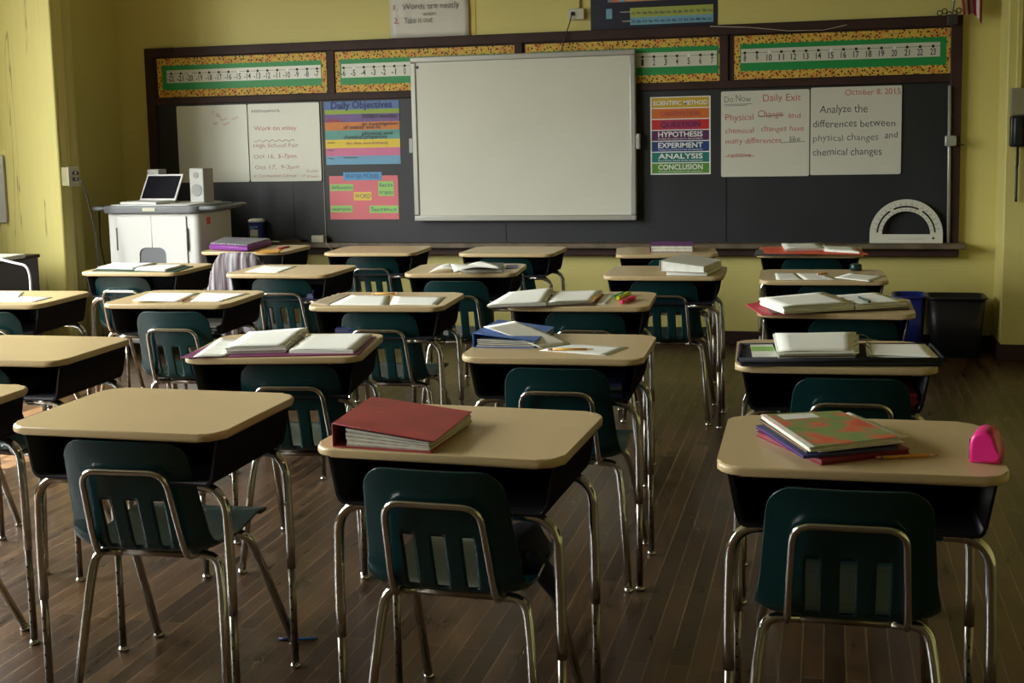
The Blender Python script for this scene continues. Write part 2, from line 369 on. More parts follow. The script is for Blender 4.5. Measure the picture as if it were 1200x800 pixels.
# baseboards
mb = MB(); mb.box(-5.5, 1.10, YW-.02, YW, 0, .095, 'trimwood', .004); structure(mb.build('baseboard_back'))
mb = MB(); mb.box(1.082, 1.9, 8.482, 8.5, 0, .105, 'trimwood', .004); mb.box(1.082, 1.10, 8.5, 8.88, 0, .105, 'trimwood'); structure(mb.build('baseboard_pillar'))
mb = MB(); mb.box(XL, XL+.02, YB, 7.6, 0, .095, 'trimwood', .004); structure(mb.build('baseboard_left'))
# shallow pilaster on the left wall and the painted pipe in front of it
mb = MB(); mb.box(XL+.001, PX, 7.6, 7.74, 0, ZC-.001, 'wall_peel', .012); structure(mb.build('wall_left_pilaster'))
mb = MB(); mb.box(XL+.001, -5.5, 7.741, YW-.001, 0, ZC-.001, 'wall'); structure(mb.build('wall_left_recess'))
mb = MB(); mb.tube([(-5.352, 7.94, .0), (-5.352, 7.94, ZC)], .072, 'wall', 20)
structure(mb.build('trim_2'))

# ------------------------------------------------------------------ chalkboard
def W(*a): return a
root = empty('chalkboard', (-2.2, YW, .62), 0, 'long dark slate chalkboard in a dark brown wooden frame across the yellow back wall', 'chalkboard')
bx0, bx1, bz0, bz1 = -5.235, .862, .735, 2.262
mb = MB(); mb.box(bx0+.06-(-2.2), bx1-.06-(-2.2), -.028, -.002, bz0-.62, 1.86-.62, 'slate'); slate = mb.build('slate', root)
mb = MB()
for sx in (-4.02, -2.32, -.70): mb.box(sx+2.2-.003, sx+2.2+.003, -.0295, -.0282, bz0-.62, 1.82-.62, 'box')
mb.build('slate_joints', slate)
mb = MB(); L = lambda x: x+2.2; Zz = lambda z: z-.62
mb.box(L(bx0), L(bx1), -.05, 0, Zz(2.19), Zz(bz1), 'trimwood', .006)          # top rail
mb.box(L(bx0), L(bx1), -.048, 0, Zz(1.82), Zz(1.876), 'trimwood', .006)        # middle rail
mb.box(L(bx0), L(bx0+.075), -.05, 0, Zz(bz0), Zz(2.195), 'trimwood', .006)
mb.box(L(bx1-.075), L(bx1), -.05, 0, Zz(bz0), Zz(2.195), 'trimwood', .006)
mb.box(L(bx0+.07), L(bx1-.07), -.03, 0, Zz(1.87), Zz(2.195), 'trimwood')
for sx in (-3.665, -2.195, -.715): mb.box(L(sx)-.03, L(sx)+.03, -.046, 0, Zz(1.87), Zz(2.195), 'trimwood', .004)
mb.build('frame', root)
mb = MB(); mb.box(L(bx0-.02), L(bx1+.04), -.15, -.002, Zz(.700), Zz(.738), 'tray', .008)
mb.build('chalk_tray', root)
mb = MB(); mb.box(L(bx0), L(bx1), -.09, -.002, Zz(.645), Zz(.700), 'trimwood', .006)
mb.build('tray_apron', root)

def panel(name, x0, x1, z0, z1, y, th, m, label, cat, group=None, bev=.0, r=0):
    o = empty(name, ((x0+x1)/2, y, z0), 0, label, cat, group); return o
# number line banners: spotted border, scalloped green, white strip, numerals
def banner(x0, x1, z0, z1, sx0, sx1, sz0, sz1, nums, label, b=.055):
    cx = (x0+x1)/2; y = YW-.0305
    o = empty('number_line_banner', (cx, y, z0), 0, label, 'number line', 'number line banners above the chalkboard')
    mb = MB(); mb.box(x0-cx, x1-cx, -.003, 0, 0, z1-z0, 'dots'); bo = mb.build('spotted_border', o)
    gx0, gx1, gz0, gz1 = x0+b*.7-cx, x1-b*.7-cx, b*.95, z1-z0-b*.95
    pts = []; n = max(6, int((gx1-gx0)/.045))
    for i in range(n*4): t = i/(n*4); pts.append((gx0+(gx1-gx0)*t, gz0+.007*abs(math.sin(PI*n*t))))
    for i in range(9): t = i/9; pts.append((gx1-.004*abs(math.sin(PI*4*t)), gz0+(gz1-gz0)*t))
    for i in range(n*4): t = i/(n*4); pts.append((gx1-(gx1-gx0)*t, gz1-.007*abs(math.sin(PI*n*t))))
    for i in range(9): t = i/9; pts.append((gx0+.004*abs(math.sin(PI*4*t)), gz1-(gz1-gz0)*t))
    mb = MB(); mb.prism(pts, 'y', -.0045, -.003, 'n_green'); mb.build('green_backing', o)
    mb = MB(); mb.box(sx0-cx, sx1-cx, -.0058, -.0045, sz0-z0, sz1-z0, 'white_board'); st = mb.build('number_strip', o)
    mb = MB(); hh = sz1-sz0; lz = sz1-z0-hh*.28
    mb.box(sx0-cx, sx1-cx, -.0064, -.0059, lz-.0012, lz+.0012, 'ink_black')
    for k, xx in nums:
        m_ = 'ink_white' if k % 5 == 0 and k != 0 else 'ink_black'
        mb.prism([(xx-cx+.0105*math.cos(a*PI/5), lz+.0105*math.sin(a*PI/5)) for a in range(10)], 'y', -.0070, -.0062, m_)
        text_into(mb, str(k), xx-cx-(.006 if k < 0 else 0), sz0-z0+hh*.13, hh*.44, -.0062, 'ink_black', align='C', bold=.012, width=(.016 if len(str(k)) == 1 else .034 if len(str(k)) == 2 else .053)*1.05)
    mb.build('numerals', st)
def lin(k0, k1, xa, xb): return [(k, xa+(xb-xa)*(k-k0)/(k1-k0)) for k in range(k0, k1+1)]
def R4(a, b, c, d): return (a[0]+d[0])/2, (b[0]+c[0])/2, (c[1]+d[1])/2, (a[1]+b[1])/2   # TL,TR,BR,BL -> x0,x1,z0,z1
YB1 = YW-.035
r = R4((-5.1310, 2.1866), (-3.7026, 2.1760), (-3.7025, 1.8717), (-5.1351, 1.8842)); s = R4((-5.0517, 2.0892), (-3.7452, 2.0873), (-3.7522, 1.9875), (-5.0530, 1.9917))
banner(*r, *s, lin(-22, -7, (-5.0107, 2.0381)[0], (-3.7782, 1.9993)[0]), 'leftmost green number line banner with negative numerals from minus 22 to minus 7')
r = R4((-3.6316, 2.1811), (-2.2088, 2.1771), (-2.2087, 1.8758), (-3.6370, 1.8743)); s = R4((-3.5799, 2.0887), (-2.2654, 2.0871), (-2.2675, 1.9886), (-3.5807, 1.9802))
banner(*r, *s, lin(-6, 0, (-3.5617, 2.0244)[0], (-3.0744, 2.0086)[0]), 'second number line banner, its right half hidden behind the big whiteboard')
r = R4((-2.1416, 2.1795), (-0.7126, 2.1795), (-0.7128, 1.8730), (-2.1476, 1.8740)); s = R4((-2.0795, 2.0867), (-0.7647, 2.0891), (-0.7648, 1.9888), (-2.0815, 1.9826))
banner(*r, *s, lin(1, 7, (-1.2881, 2.0228)[0], (-0.7974, 2.0059)[0]), 'third number line banner showing numerals 1 to 7 right of the big whiteboard')
r = R4((-0.6438, 2.1779), (0.8001, 2.1823), (0.8034, 1.8842), (-0.6436, 1.8756)); s = R4((-0.5985, 2.0901), (0.7207, 2.0887), (0.7199, 1.9922), (-0.5955, 1.9937))
banner(*r, *s, lin(8, 23, (-0.5709, 2.0392)[0], (0.6749, 2.0402)[0]), 'rightmost green number line banner with numerals 8 to 23')

# big interactive whiteboard in front of the slate
x0, x1, z0, z1 = R4((-3.0094, 2.1191), (-1.3312, 2.1102), (-1.3310, 0.8991), (-3.0112, 0.9011))
o = empty('whiteboard', ((x0+x1)/2, 8.85, z0), 0, 'large blank white presentation board with grey frame mounted over the chalkboard', 'whiteboard')
hw = (x1-x0)/2; H = z1-z0; fw = .042
mb = MB(); mb.box(-hw+fw*.8, hw-fw*.8, -.045, -.01, fw*.8, H-fw*.8, 'white_board'); wp = mb.build('writing_surface', o)
mb = MB()
mb.box(-hw, hw, -.055, -.004, H-fw, H, 'board_frame', .008); mb.box(-hw, hw, -.055, -.004, 0, fw, 'board_frame', .008)
mb.box(-hw, -hw+fw, -.055, -.004, fw, H-fw, 'board_frame', .008); mb.box(hw-fw, hw, -.055, -.004, fw, H-fw, 'board_frame', .008)
mb.build('frame', o)
for sx in (-1, 1):
    mb = MB(); mb.box(*sorted((sx*(hw-.005), sx*(hw+.028))), -.05, -.008, H*.42, H*.51, 'speaker', .006); mb.build('side_latch', o)
for p in ((-hw+.055, H-.075), ):
    mb = MB(); mb.prism([(p[0]+.012*math.cos(a*PI/6), p[1]+.012*math.sin(a*PI/6)) for a in range(12)], 'y', -.048, -.0455, 'black'); mb.build('sensor_dot', wp)
mb = MB()
for sx in (-.5, .5):
    mb.box(sx-.04, sx+.04, -.01, .02, .3, .9, 'board_frame')
mb.build('mounting_bracket', o)

# small dry erase boards with handwriting
def small_board(x0, x1, z0, z1, label, lines, y=YW-.031):
    cx = (x0+x1)/2; H = z1-z0; hw = (x1-x0)/2
    o = empty('dry_erase_board', (cx, y, z0), 0, label, 'whiteboard', 'dry erase sheets on the chalkboard')
    mb = MB(); mb.prism(rrect(-hw, hw, 0, H, .012), 'y', -.008, 0, 'white_board', .001, 1); b = mb.build('board_sheet', o)
    if lines:
        for t, fx, fz, h, w, m_, kw in lines:
            mb = MB(); text_into(mb, t, -hw+2*hw*fx, H*(1-fz), h, -.0088, m_, width=w*2*hw, wob=.05, **kw); mb.build('written_words', b)
        for ln in STROKES.pop(0) if STROKES else []:
            mb = MB(); mb.tube([(-hw+2*hw*a, -.0086, H*(1-b_)) for a, b_ in ln[0]], .0022, ln[1], 4); mb.build('marker_stroke', b)
STROKES = [[], [([(.08+.56*t/40, .475+.012*math.sin(t*.95)) for t in range(41)], 'ink_faded')],
           [([(.04, .155), (.36, .15)], 'ink_grey'), ([(.04, .168), (.30, .165)], 'ink_grey'), ([(.42, .30), (.72, .29)], 'ink_dark'), ([(.68, .61), (.95, .60)], 'ink_dark'), ([(.03, .76), (.38, .755)], 'ink_faded')], []]
small_board(*R4((-4.9797, 1.8072), (-4.3770, 1.8068), (-4.3787, 1.2067), (-4.9830, 1.2098)), 'nearly blank leftmost dry erase sheet on the chalkboard with small tilted red notes',
    [('T. D.', .50, .10, .022, .12, 'ink_red', dict(rot=-.5)), ('Dr.', .58, .145, .022, .06, 'ink_red', dict(rot=-.5)), ('No', .53, .26, .022, .06, 'ink_red', dict(rot=.4)), ('Short', .63, .215, .022, .10, 'ink_red', dict(rot=.35)),
     ('late', .67, .27, .020, .09, 'ink_red', dict(rot=.4)), ('clear', .79, .20, .020, .10, 'ink_faded', dict(rot=.35))])
small_board(*R4((-4.3683, 1.8092), (-3.7744, 1.8059), (-3.7741, 1.2074), (-4.3705, 1.2106)), 'dry erase sheet headed Homework with faded red writing, left of the rainbow poster',
    [('Homework', .06, .11, .028, .40, 'ink_grey', {}), ('Work on essay', .08, .34, .034, .60, 'ink_red', {}),
     ('High School Fair', .06, .56, .030, .64, 'ink_faded', {}), ('Oct 16,', .06, .70, .032, .30, 'ink_faded', {}), ('3-7pm', .40, .70, .032, .26, 'ink_red', {}),
     ('Oct 17,  9-3pm', .07, .84, .032, .62, 'ink_faded', {}), ('at Convention Center  -->', .04, .945, .024, .74, 'ink_faded', {}), ('Brooklyn', .80, .885, .018, .16, 'ink_faded', {}), ('& Queens', .80, .955, .018, .16, 'ink_red', {})])
small_board(*R4((-0.7367, 1.7983), (-0.1305, 1.8037), (-0.1295, 1.2034), (-0.7335, 1.2022)), 'dry erase sheet headed Do Now with red lines of writing and crossed-out words',
    [('Do Now', .04, .125, .046, .30, 'ink_grey', {}), ('Daily Exit', .48, .125, .048, .42, 'ink_red', {}),
     ('Physical', .05, .34, .046, .32, 'ink_red', {}), ('Change', .42, .31, .046, .28, 'ink_red', {}), ('and', .76, .325, .038, .14, 'ink_red', {}),
     ('chemical', .05, .49, .038, .32, 'ink_red', {}), ('changes have', .46, .475, .038, .48, 'ink_red', {}),
     ('many differences', .05, .61, .038, .64, 'ink_red', {}), ('like', .78, .60, .04, .12, 'ink_dark', {}), ('remove', .08, .77, .036, .26, 'ink_red', {})])
small_board(*R4((-0.1248, 1.8082), (0.4788, 1.8100), (0.4810, 1.2077), (-0.1203, 1.2092)), 'rightmost dry erase sheet dated October 8, 2015 with dark handwriting about changes',
    [('October 8, 2015', .385, .095, .040, .60, 'ink_red', {}), ('Analyze the', .10, .29, .054, .53, 'ink_dark', {}),
     ('differences between', .03, .455, .050, .90, 'ink_dark', {}), ('physical changes', .03, .61, .046, .72, 'ink_grey', {}), ('and', .82, .59, .046, .14, 'ink_dark', {}), ('chemical changes', .03, .775, .050, .76, 'ink_dark', {})])

# posters
def poster(name, x0, x1, z0, z1, label, bands, texts, y=YW-.0292, lname='lettering', th=.0015, cat='poster'):
    cx = (x0+x1)/2; H = z1-z0; hw = (x1-x0)/2
    o = empty(name, (cx, y, z0), 0, label, cat)
    mb = MB()
    for (a, b, c, d, m_, k) in bands: mb.box(-hw+2*hw*a, -hw+2*hw*b, -th-k*.0006, -k*.0006, H*(1-d), H*(1-c), m_)
    sh = mb.build('printed_sheet', o)
    for t, fx, fz, h, w, m_, al in texts:
        mb = MB(); text_into(mb, t, -hw+2*hw*fx, H*(1-fz), h, -th-.0030, m_, width=w*2*hw if w else None, align=al, bold=.022 if h > .029 else .01); mb.build(lname, sh)
    return o
r = R4((-3.7331, 1.8088), (-3.1291, 1.8061), (-3.1325, 1.3303), (-3.7337, 1.3305))
ys_ = [0, .13, .20, .327, .455, .603, .737, .864, 1.0]; cs = ['p_blue', 'p_green', 'p_purple', 'p_orange', 'p_teal', 'p_yellow', 'p_pink', 'p_lblue']
poster('objectives_poster', *r, 'rainbow striped poster headed Daily Objectives, on the chalkboard left of the big whiteboard',
    [(0, 1, 0, 1, 'p_lblue', 0)]+[(0, 1, ys_[i], ys_[i+1], cs[i], 1) for i in range(8)],
    [('Daily Objectives', .5, .11, .052, .82, 'ink_navy', 'C'), ('Science', .02, .32, .030, .20, 'ink_red', 'L'), ('SWBAT describe', .50, .27, .030, .46, 'ink_dark', 'L'),
     ('an investigation', .50, .385, .026, .48, 'ink_dark', 'L'), ('of matter and its', .25, .435, .028, .50, 'ink_dark', 'L'), ('physical and', .50, .535, .028, .40, 'ink_dark', 'L'),
     ('chemical properties', .25, .59, .028, .58, 'ink_dark', 'L'), ('Homework', .03, .66, .014, .10, 'ink_grey', 'L'), ('do the worksheet', .28, .68, .020, .56, 'ink_faded', 'L'), ('Next', .03, .78, .014, .08, 'ink_grey', 'L'), ('Notes', .03, .91, .014, .08, 'ink_grey', 'L'), ('reminders', .24, .90, .014, .20, 'ink_grey', 'L')])
# word model chart : pink sheet with paper labels
x0, x1, z0, z1 = R4((-3.7147, 1.2438), (-3.1559, 1.2448), (-3.1587, 0.9094), (-3.7183, 0.9113))
cx = (x0+x1)/2; hw = (x1-x0)/2; H = z1-z0
o = empty('vocabulary_chart', (cx, YW-.0292, z0), 0, 'pink paper chart with green and yellow word labels below the rainbow poster', 'poster')
mb = MB(); mb.box(-hw, hw, -.0015, 0, 0, H, 'f_pink'); mb.build('pink_sheet', o)
def lab(nm, a, b, c, d, m_, txts):
    mb = MB(); mb.box(a-cx, b-cx, -.0030, -.0018, c-z0, d-z0, m_); l = mb.build(nm, o)
    mb = MB()
    for i, t in enumerate(txts):
        hh = (d-c)/len(txts); text_into(mb, t, (a+b)/2-cx, d-z0-hh*(i+1)+hh*.25, hh*.55, -.0038, 'ink_navy', width=(b-a)*.88, align='C', wob=.04)
    mb.build('handwriting', l)
for nm, tl, br, m_, tx in (('title_label', (-3.5983, 1.2711), (-3.2863, 1.2101), 'f_blue', ['FRAYER MODEL']), ('word_label', (-3.7095, 1.1814), (-3.5197, 1.1304), 'f_green', ['definition']),
        ('word_label', (-3.5181, 1.1192), (-3.3727, 1.0573), 'f_yellow', ['WORD']), ('word_label', (-3.3170, 1.2007), (-3.1926, 1.0891), 'f_green', ['facts', 'traits']),
        ('word_label', (-3.7105, 1.0176), (-3.5316, 0.9665), 'f_green', ['examples']), ('word_label', (-3.3929, 1.0156), (-3.1605, 0.9589), 'f_green', ['Sentence'])):
    lab(nm, tl[0], br[0], br[1], tl[1], m_, tx)
r = R4((-1.2344, 1.7762), (-0.8063, 1.7746), (-0.8114, 1.2229), (-1.2385, 1.2245))
nm = ['SCIENTIFIC METHOD', 'OBSERVATION', 'QUESTION', 'HYPOTHESIS', 'EXPERIMENT', 'ANALYSIS', 'CONCLUSION']
cs = ['s_yellow', 's_orange', 's_red', 's_purple', 's_blue', 's_teal', 's_green']; sub = [None, None, None, 'Predict the outcome to the problem', 'Develop a procedure to test the hypothesis', 'Record the results of the experiment', 'Compare the hypothesis to the experiment']
b_ = [(0, 1, 0, 1, 'ink_white', 0)]; t_ = []
for i in range(7):
    a = .012+i*.1405; b_.append((.025, .975, a, a+.128, cs[i], 1))
    t_.append((nm[i], .5, a+(.095 if i < 3 else .08), .036 if i else .030, .90 if i == 0 else .66 if i < 3 else .74, 'ink_white' if i in (0, 3, 4, 5, 6) else 'ink_red' if i == 1 else 's_purple', 'C'))
    if sub[i]: t_.append((sub[i], .5, a+.112, .009, .74, 'ink_white', 'C'))
b_.append((.18, .80, .012+2*.1405, .012+2*.1405+.128, 's_magenta', 2))
poster('science_poster', *r, 'poster of coloured bands headed SCIENTIFIC METHOD, right of the big whiteboard', b_, t_)
# periodic table chart above the board
tl = (-1.6619, 2.4785); bl = (-1.6647, 2.2647); brr = (-0.7616, 2.2634)
x0, x1, z0 = bl[0], brr[0], (bl[1]+brr[1])/2; z1 = z0+.62
Hh = z1-z0; Wd = x1-x0
def fx(px): return (px-692.5)/148.5
zz = lambda py: ((py+2.0)*.0063)/1
b_ = [(0, 1, 0, 1, 't_navy', 0)]
def band(pxa, pxb, up0, up1, m_): b_.append((fx(pxa), fx(pxb), 1-up1/Hh, 1-up0/Hh, m_, 1))
band(739.5, 836, .025, .078, 't_blue'); band(739.5, 836, .078, .145, 't_green'); band(711, 718, .075, .145, 't_blue')
band(713, 719.5, .19, .60, 't_grey'); band(719.5, 726, .19, .60, 't_orange'); band(726, 733, .19, .52, 't_blue'); band(733, 793, .19, .46, 't_salmon')
band(801, 808, .19, .55, 't_yellow'); band(815, 822, .19, .55, 't_yellow'); band(829, 836, .19, .60, 't_yellow')
t_ = []; els = 'Ce Pr Nd Pm Sm Eu Gd Tb Dy Ho Er Tm Yb Lu'.split(); els2 = 'Th Pa U Np Pu Am Cm Bk Cf Es Fm Md No Lr'.split()
for i in range(14):
    t_.append((els[i], fx(743+i*6.9), 1-.098/Hh, .018, .028, 'ink_navy', 'C')); t_.append((els2[i], fx(743+i*6.9), 1-.040/Hh, .018, .028, 'ink_navy', 'C'))
els3 = 'Fr Ra Ac Rf Db Sg Bh Hs Mt Ds Rg Cn'.split()
for i in range(12):
    t_.append((els3[i], fx(716+i*6.7), 1-.215/Hh, .018, .028, 'ink_navy', 'C'))
t_.append(('Lanthanides', fx(728), 1-.115/Hh, .009, .09, 'ink_white', 'L')); t_.append(('Actinides', fx(730), 1-.05/Hh, .009, .07, 'ink_white', 'L'))
poster('element_chart', x0, x1, z0, z1, 'navy chart of coloured element rows hanging at the top edge above the number lines', b_, t_, y=YW-.002, cat='poster')
# chart paper with handwriting and the yellow sheet behind it
a = (-3.1833, 2.2552); b = (-2.5700, 2.2550); x0, x1, z0, z1 = a[0], b[0], (a[1]+b[1])/2, (a[1]+b[1])/2+.75; hw = (x1-x0)/2
o = empty('chart_paper', ((x0+x1)/2, YW-.012, z0), 0, 'crinkled white chart paper with handwritten tips above the chalkboard frame', 'paper')
mb = MB(); n = 14
g = [[mb.v((-hw+2*hw*i/n, -.006*abs(math.sin(i*1.7+j*.9))-.002*((i*7+j*5) % 3), .75*j/n)) for i in range(n+1)] for j in range(n+1)]
for j in range(n):
    for i in range(n): mb.face([g[j][i], g[j][i+1], g[j+1][i+1], g[j+1][i]], 'foil_paper', True)
sh = mb.build('paper_sheet', o); md = sh.modifiers.new('thick', 'SOLIDIFY'); md.thickness = .001
mb = MB()
text_into(mb, '1.', -hw+.03, .215, .045, -.013, 'ink_red', wob=.04); text_into(mb, 'Words are neatly', -hw+.10, .215, .045, -.013, 'ink_grey', width=.44, wob=.04)
text_into(mb, '2.', -hw+.03, .115, .045, -.013, 'ink_red', wob=.04); text_into(mb, 'Take it out', -hw+.11, .115, .045, -.013, 'ink_grey', width=.22, wob=.04)
text_into(mb, 'written', -hw+.26, .165, .032, -.013, 'ink_grey', width=.10, wob=.04)
mb.build('handwriting', sh)
a = (-2.6417, 2.2733); b = (-2.5237, 2.2717)
mb = MB(); mb.box(a[0]-.3, b[0], YW-.004, YW-.001, a[1], a[1]+.7, 'kraft'); tag(mb.build('yellow_sheet'), 'plain yellow paper sheet peeking out right of the white chart paper', 'paper')
# wall outlet with its conduit and the cord that runs down behind the big board
a = (-1.8233, 2.3409); b = (-1.7063, 2.4203); cx = (a[0]+b[0])/2
o = empty('wall_outlet', (cx, YW-.001, a[1]), 0, 'grey outlet box high on the back wall, between the white chart paper and element chart', 'outlet')
mb = MB(); mb.box(a[0]-cx, b[0]-cx, -.04, 0, 0, b[1]-a[1], 'plate', .004); bx = mb.build('outlet_box', o)
mb = MB(); mb.box(-.035, -.012, -.055, -.04, .03, .055, 'black', .003); mb.build('plug', bx)
mb = MB(); mb.tube([(.02, -.012, b[1]-a[1]), (.02, -.012, 1.0)], .009, 'wall', 8); mb.build('conduit', o)
a2 = (-1.8810, 2.1322); o2z = a[1]+.04
mb = MB(); mb.tube(fillet([(cx-.025, YW-.062, o2z), (cx-.035, YW-.075, o2z-.05), (a2[0]+.03, YW-.07, a2[1]+.06), (a2[0], YW-.060, a2[1]-.05), (a2[0]-.02, YW-.060, a2[1]-.10)], .02), .0045, 'cable', 6)
pc = mb.build('power_cord', o); pc.location = -o.location
# twine drooping along the top rail
p = [(-0.8091, 2.2536), (-0.5318, 2.2334), (-0.2702, 2.1994), (-0.0410, 2.1960), (0.1567, 2.2339), (0.4075, 2.2632)]
mb = MB(); mb.tube([(q[0], YW-.055-.012*math.sin(i), q[1]) for i, q in enumerate(p)], .0022, 'plate', 5); tag(mb.build('loose_string'), 'thin pale string drooping across the top rail of the chalkboard frame', 'string')
# flag in its bracket
c0 = (0.8231, 2.2734)
o = empty('hanging_flag', (c0[0]-.035, YW-.07, c0[1]-.02), 0, 'small red and white striped flag hanging at the top right corner of the chalkboard', 'flag')
mb = MB(); F0 = (0.8232, 2.5307); 
fw_ = .20; rows = 16; cols = 21
g = []
for j in range(rows+1):
    row = []
    for i in range(cols+1):
        t = i/cols; d = j/rows
        x = .015+t*.17+.05*d*(1-t); z = .42-d*.42-.10*abs(t-.55)*d+(.07*(1-t))*d-.02
        y = -.02-.035*math.sin(t*8+d*1.2)
        row.append(mb.v((x, y, z)))
    g.append(row)
for j in range(rows):
    for i in range(cols):
        mb.face([g[j][i], g[j][i+1], g[j+1][i+1], g[j+1][i]], 'flag_red' if (i//3) % 2 == 0 else 'flag_white', True)
fl = mb.build('flag_cloth', o); md = fl.modifiers.new('thick', 'SOLIDIFY'); md.thickness = .002
mb = MB(); mb.tube([(0, .02, -.06), (0, -.01, -.02), (.0, -.04, .03), (.03, -.05, .30), (.06, -.05, .50)], .008, 'chrome_dull', 8)
for k in range(5):
    cxx = -.08+.03*k; mb.tube([(cxx+.016*math.cos(t*PI/5), -.03, .02+.012*math.sin(k*2)+.016*math.sin(t*PI/5)) for t in range(11)], .004, 'graphite', 5, False)
mb.box(-.03, .035, -.035, .018, -.06, .01, 'graphite', .006)
mb.build('bracket', o)
# pull-down rod on the right of the slate
a = (0.7935, 1.8153); b = (0.8010, 0.7514)
mb = MB(); mb.tube([(a[0]-.01, YW-.062, a[1]-.02), (b[0]-.005, YW-.062, .74)], .011, 'board_frame', 10)
m1 = (0.7967, 1.4280); mb.box(m1[0]-.038, m1[0]+.035, YW-.095, YW-.045, m1[1]-.035, m1[1]+.035, 'board_frame', .008); mb.tube([(m1[0]+.03, YW-.07, m1[1]-.015), (m1[0]+.085, YW-.07, m1[1]-.03)], .006, 'graphite', 6)
tag(mb.build('metal_rod'), 'upright grey metal rod with a clamp at the right edge of the chalkboard', 'rod')

# protractor standing on the tray
a = (0.2793, 0.7479); b = (0.7569, 0.7484); R_ = (b[0]-a[0])/2; cx = (a[0]+b[0])/2; zt = .7395
o = empty('protractor', (cx, 8.815, zt), 0, 'large white classroom protractor leaning on the right end of the chalk tray', 'protractor')
o.rotation_euler = (-.11, 0, 0)
mb = MB(); bh = R_*.25; ro, ri = R_, R_*.66
def ring(r0, r1, a0, a1, n): 
    lo = [(r1*math.cos(a0+(a1-a0)*i/n), bh+r1*math.sin(a0+(a1-a0)*i/n)*1.0) for i in range(n+1)]; li = [(r0*math.cos(a0+(a1-a0)*i/n), bh+r0*math.sin(a0+(a1-a0)*i/n)) for i in range(n+1)]
    mb.prism(lo+li[::-1], 'y', -.006, 0, 'white_board')
mb.prism([(-ro, 0), (ro, 0), (ro, bh), (-ro, bh)], 'y', -.006, 0, 'white_board')
ring(ri, R_*.765, 0, PI, 40); ring(R_*.815, ro, 0, PI, 40)
for a0, a1 in ((0, .06), (.98, 1.12), (2.02, 2.16), (PI-.06, PI)): ring(R_*.76, R_*.82, a0, a1, 6)
mb.build('protractor_body', o)
mb = MB()
for k in range(1, 36):
    t = PI*k/36
    for r0, r1 in ((.93 if k % 2 else .90, .97), ): mb.tube([(R_*r0*math.cos(t), -.0065, bh+R_*r0*math.sin(t)), (R_*r1*math.cos(t), -.0065, bh+R_*r1*math.sin(t))], .0012, 'ink_grey', 4)
for k in range(0, 19):
    t = PI*(18-k)/18
    if 0 < k < 18: text_into(mb, str(k*10), R_*.86*math.cos(t), bh+R_*.86*math.sin(t)-.006, .011, -.0068, 'ink_grey', align='C'); text_into(mb, str(180-k*10), R_*.71*math.cos(t), bh+R_*.71*math.sin(t)-.006, .010, -.0068, 'ink_grey', align='C')
mb.tube([(-R_*.5, -.0065, bh*.45), (R_*.5, -.0065, bh*.45)], .001, 'ink_grey', 4)
mb.prism([(R_*.74-.01, bh*.45), (R_*.74+.012, bh*.45), (R_*.74, bh*.75)], 'y', -.0072, -.0062, 'ink_black')
mb.build('scale_marks', o)
# things on the tray
a = (-4.3785, 0.7567); b = (-4.2542, 0.9234)
o = empty('wipes_canister', ((a[0]+b[0])/2, 8.82, .739), 0, 'blue cylindrical wipes canister with white lid on the left of the chalk tray', 'canister')
rr = (b[0]-a[0])/2; hh = b[1]-.739
mb = MB(); mb.lathe([(rr*.96, 0), (rr, .004), (rr, hh*.86)], 0, 0, 'blue_bin', 24); cb = mb.build('canister_body', o)
mb = MB(); mb.lathe([(rr*1.04, hh*.86), (rr*1.04, hh*.95), (rr*.7, hh)], 0, 0, 'paper', 24); mb.build('lid', o)
mb = MB()
n = 7; ang = [(-PI/2-.55+1.1*i/n) for i in range(n+1)]
def cyl_patch(z0, z1, m_):
    lo = [mb.v(((rr+.001)*math.cos(t), (rr+.001)*math.sin(t), z0)) for t in ang]; hi = [mb.v(((rr+.001)*math.cos(t), (rr+.001)*math.sin(t), z1)) for t in ang]
    for i in range(n): mb.face([lo[i], lo[i+1], hi[i+1], hi[i]], m_)
cyl_patch(hh*.30, hh*.55, 'ink_white'); cyl_patch(hh*.18, hh*.30, 'f_green'); cyl_patch(hh*.64, hh*.70, 't_blue'); mb.build('printed_label', cb)
a = (-3.8453, 0.7523); b = (-3.7440, 0.8115)
mb = MB(); mb.box(a[0], b[0], 8.78, 8.83, .739, .739+.055, 'plate', .005); tag(mb.build('board_eraser'), 'pale block eraser standing on the chalk tray below the pink chart', 'eraser')
a = (-4.2095, 0.7553); b = (-4.1159, 0.7553)
mb = MB(); mb.tube([(a[0], 8.79, .7455), (b[0], 8.79, .7455)], .006, 'paper', 8); tag(mb.build('chalk_stick'), 'white stick of chalk on the tray beside the blue canister', 'chalk')
a = (-4.1016, 0.7553); b = (-3.8728, 0.7720)
mb = MB(); mb.box(a[0], b[0]-.06, 8.775, 8.825, .739, .757, 'brown_card', .004); mb.box(a[0]+.01, b[0]-.07, 8.777, 8.823, .757, .772, 'black', .006); tag(mb.build('felt_eraser'), 'flat dark felt eraser lying between the chalk stick and the pale eraser', 'eraser')
a = (-3.7590, 0.9558); b = (-3.6503, 0.6999)
mb = MB(); mb.tube([(a[0], YW-.034, 1.9), (a[0], YW-.034, .80), (b[0]-.06, 8.75, .735), (b[0], 8.735, .68)], .003, 'plate', 5); tag(mb.build('thin_white_cable'), 'thin pale cable running down the slate beside the pink chart and over the tray', 'cable')

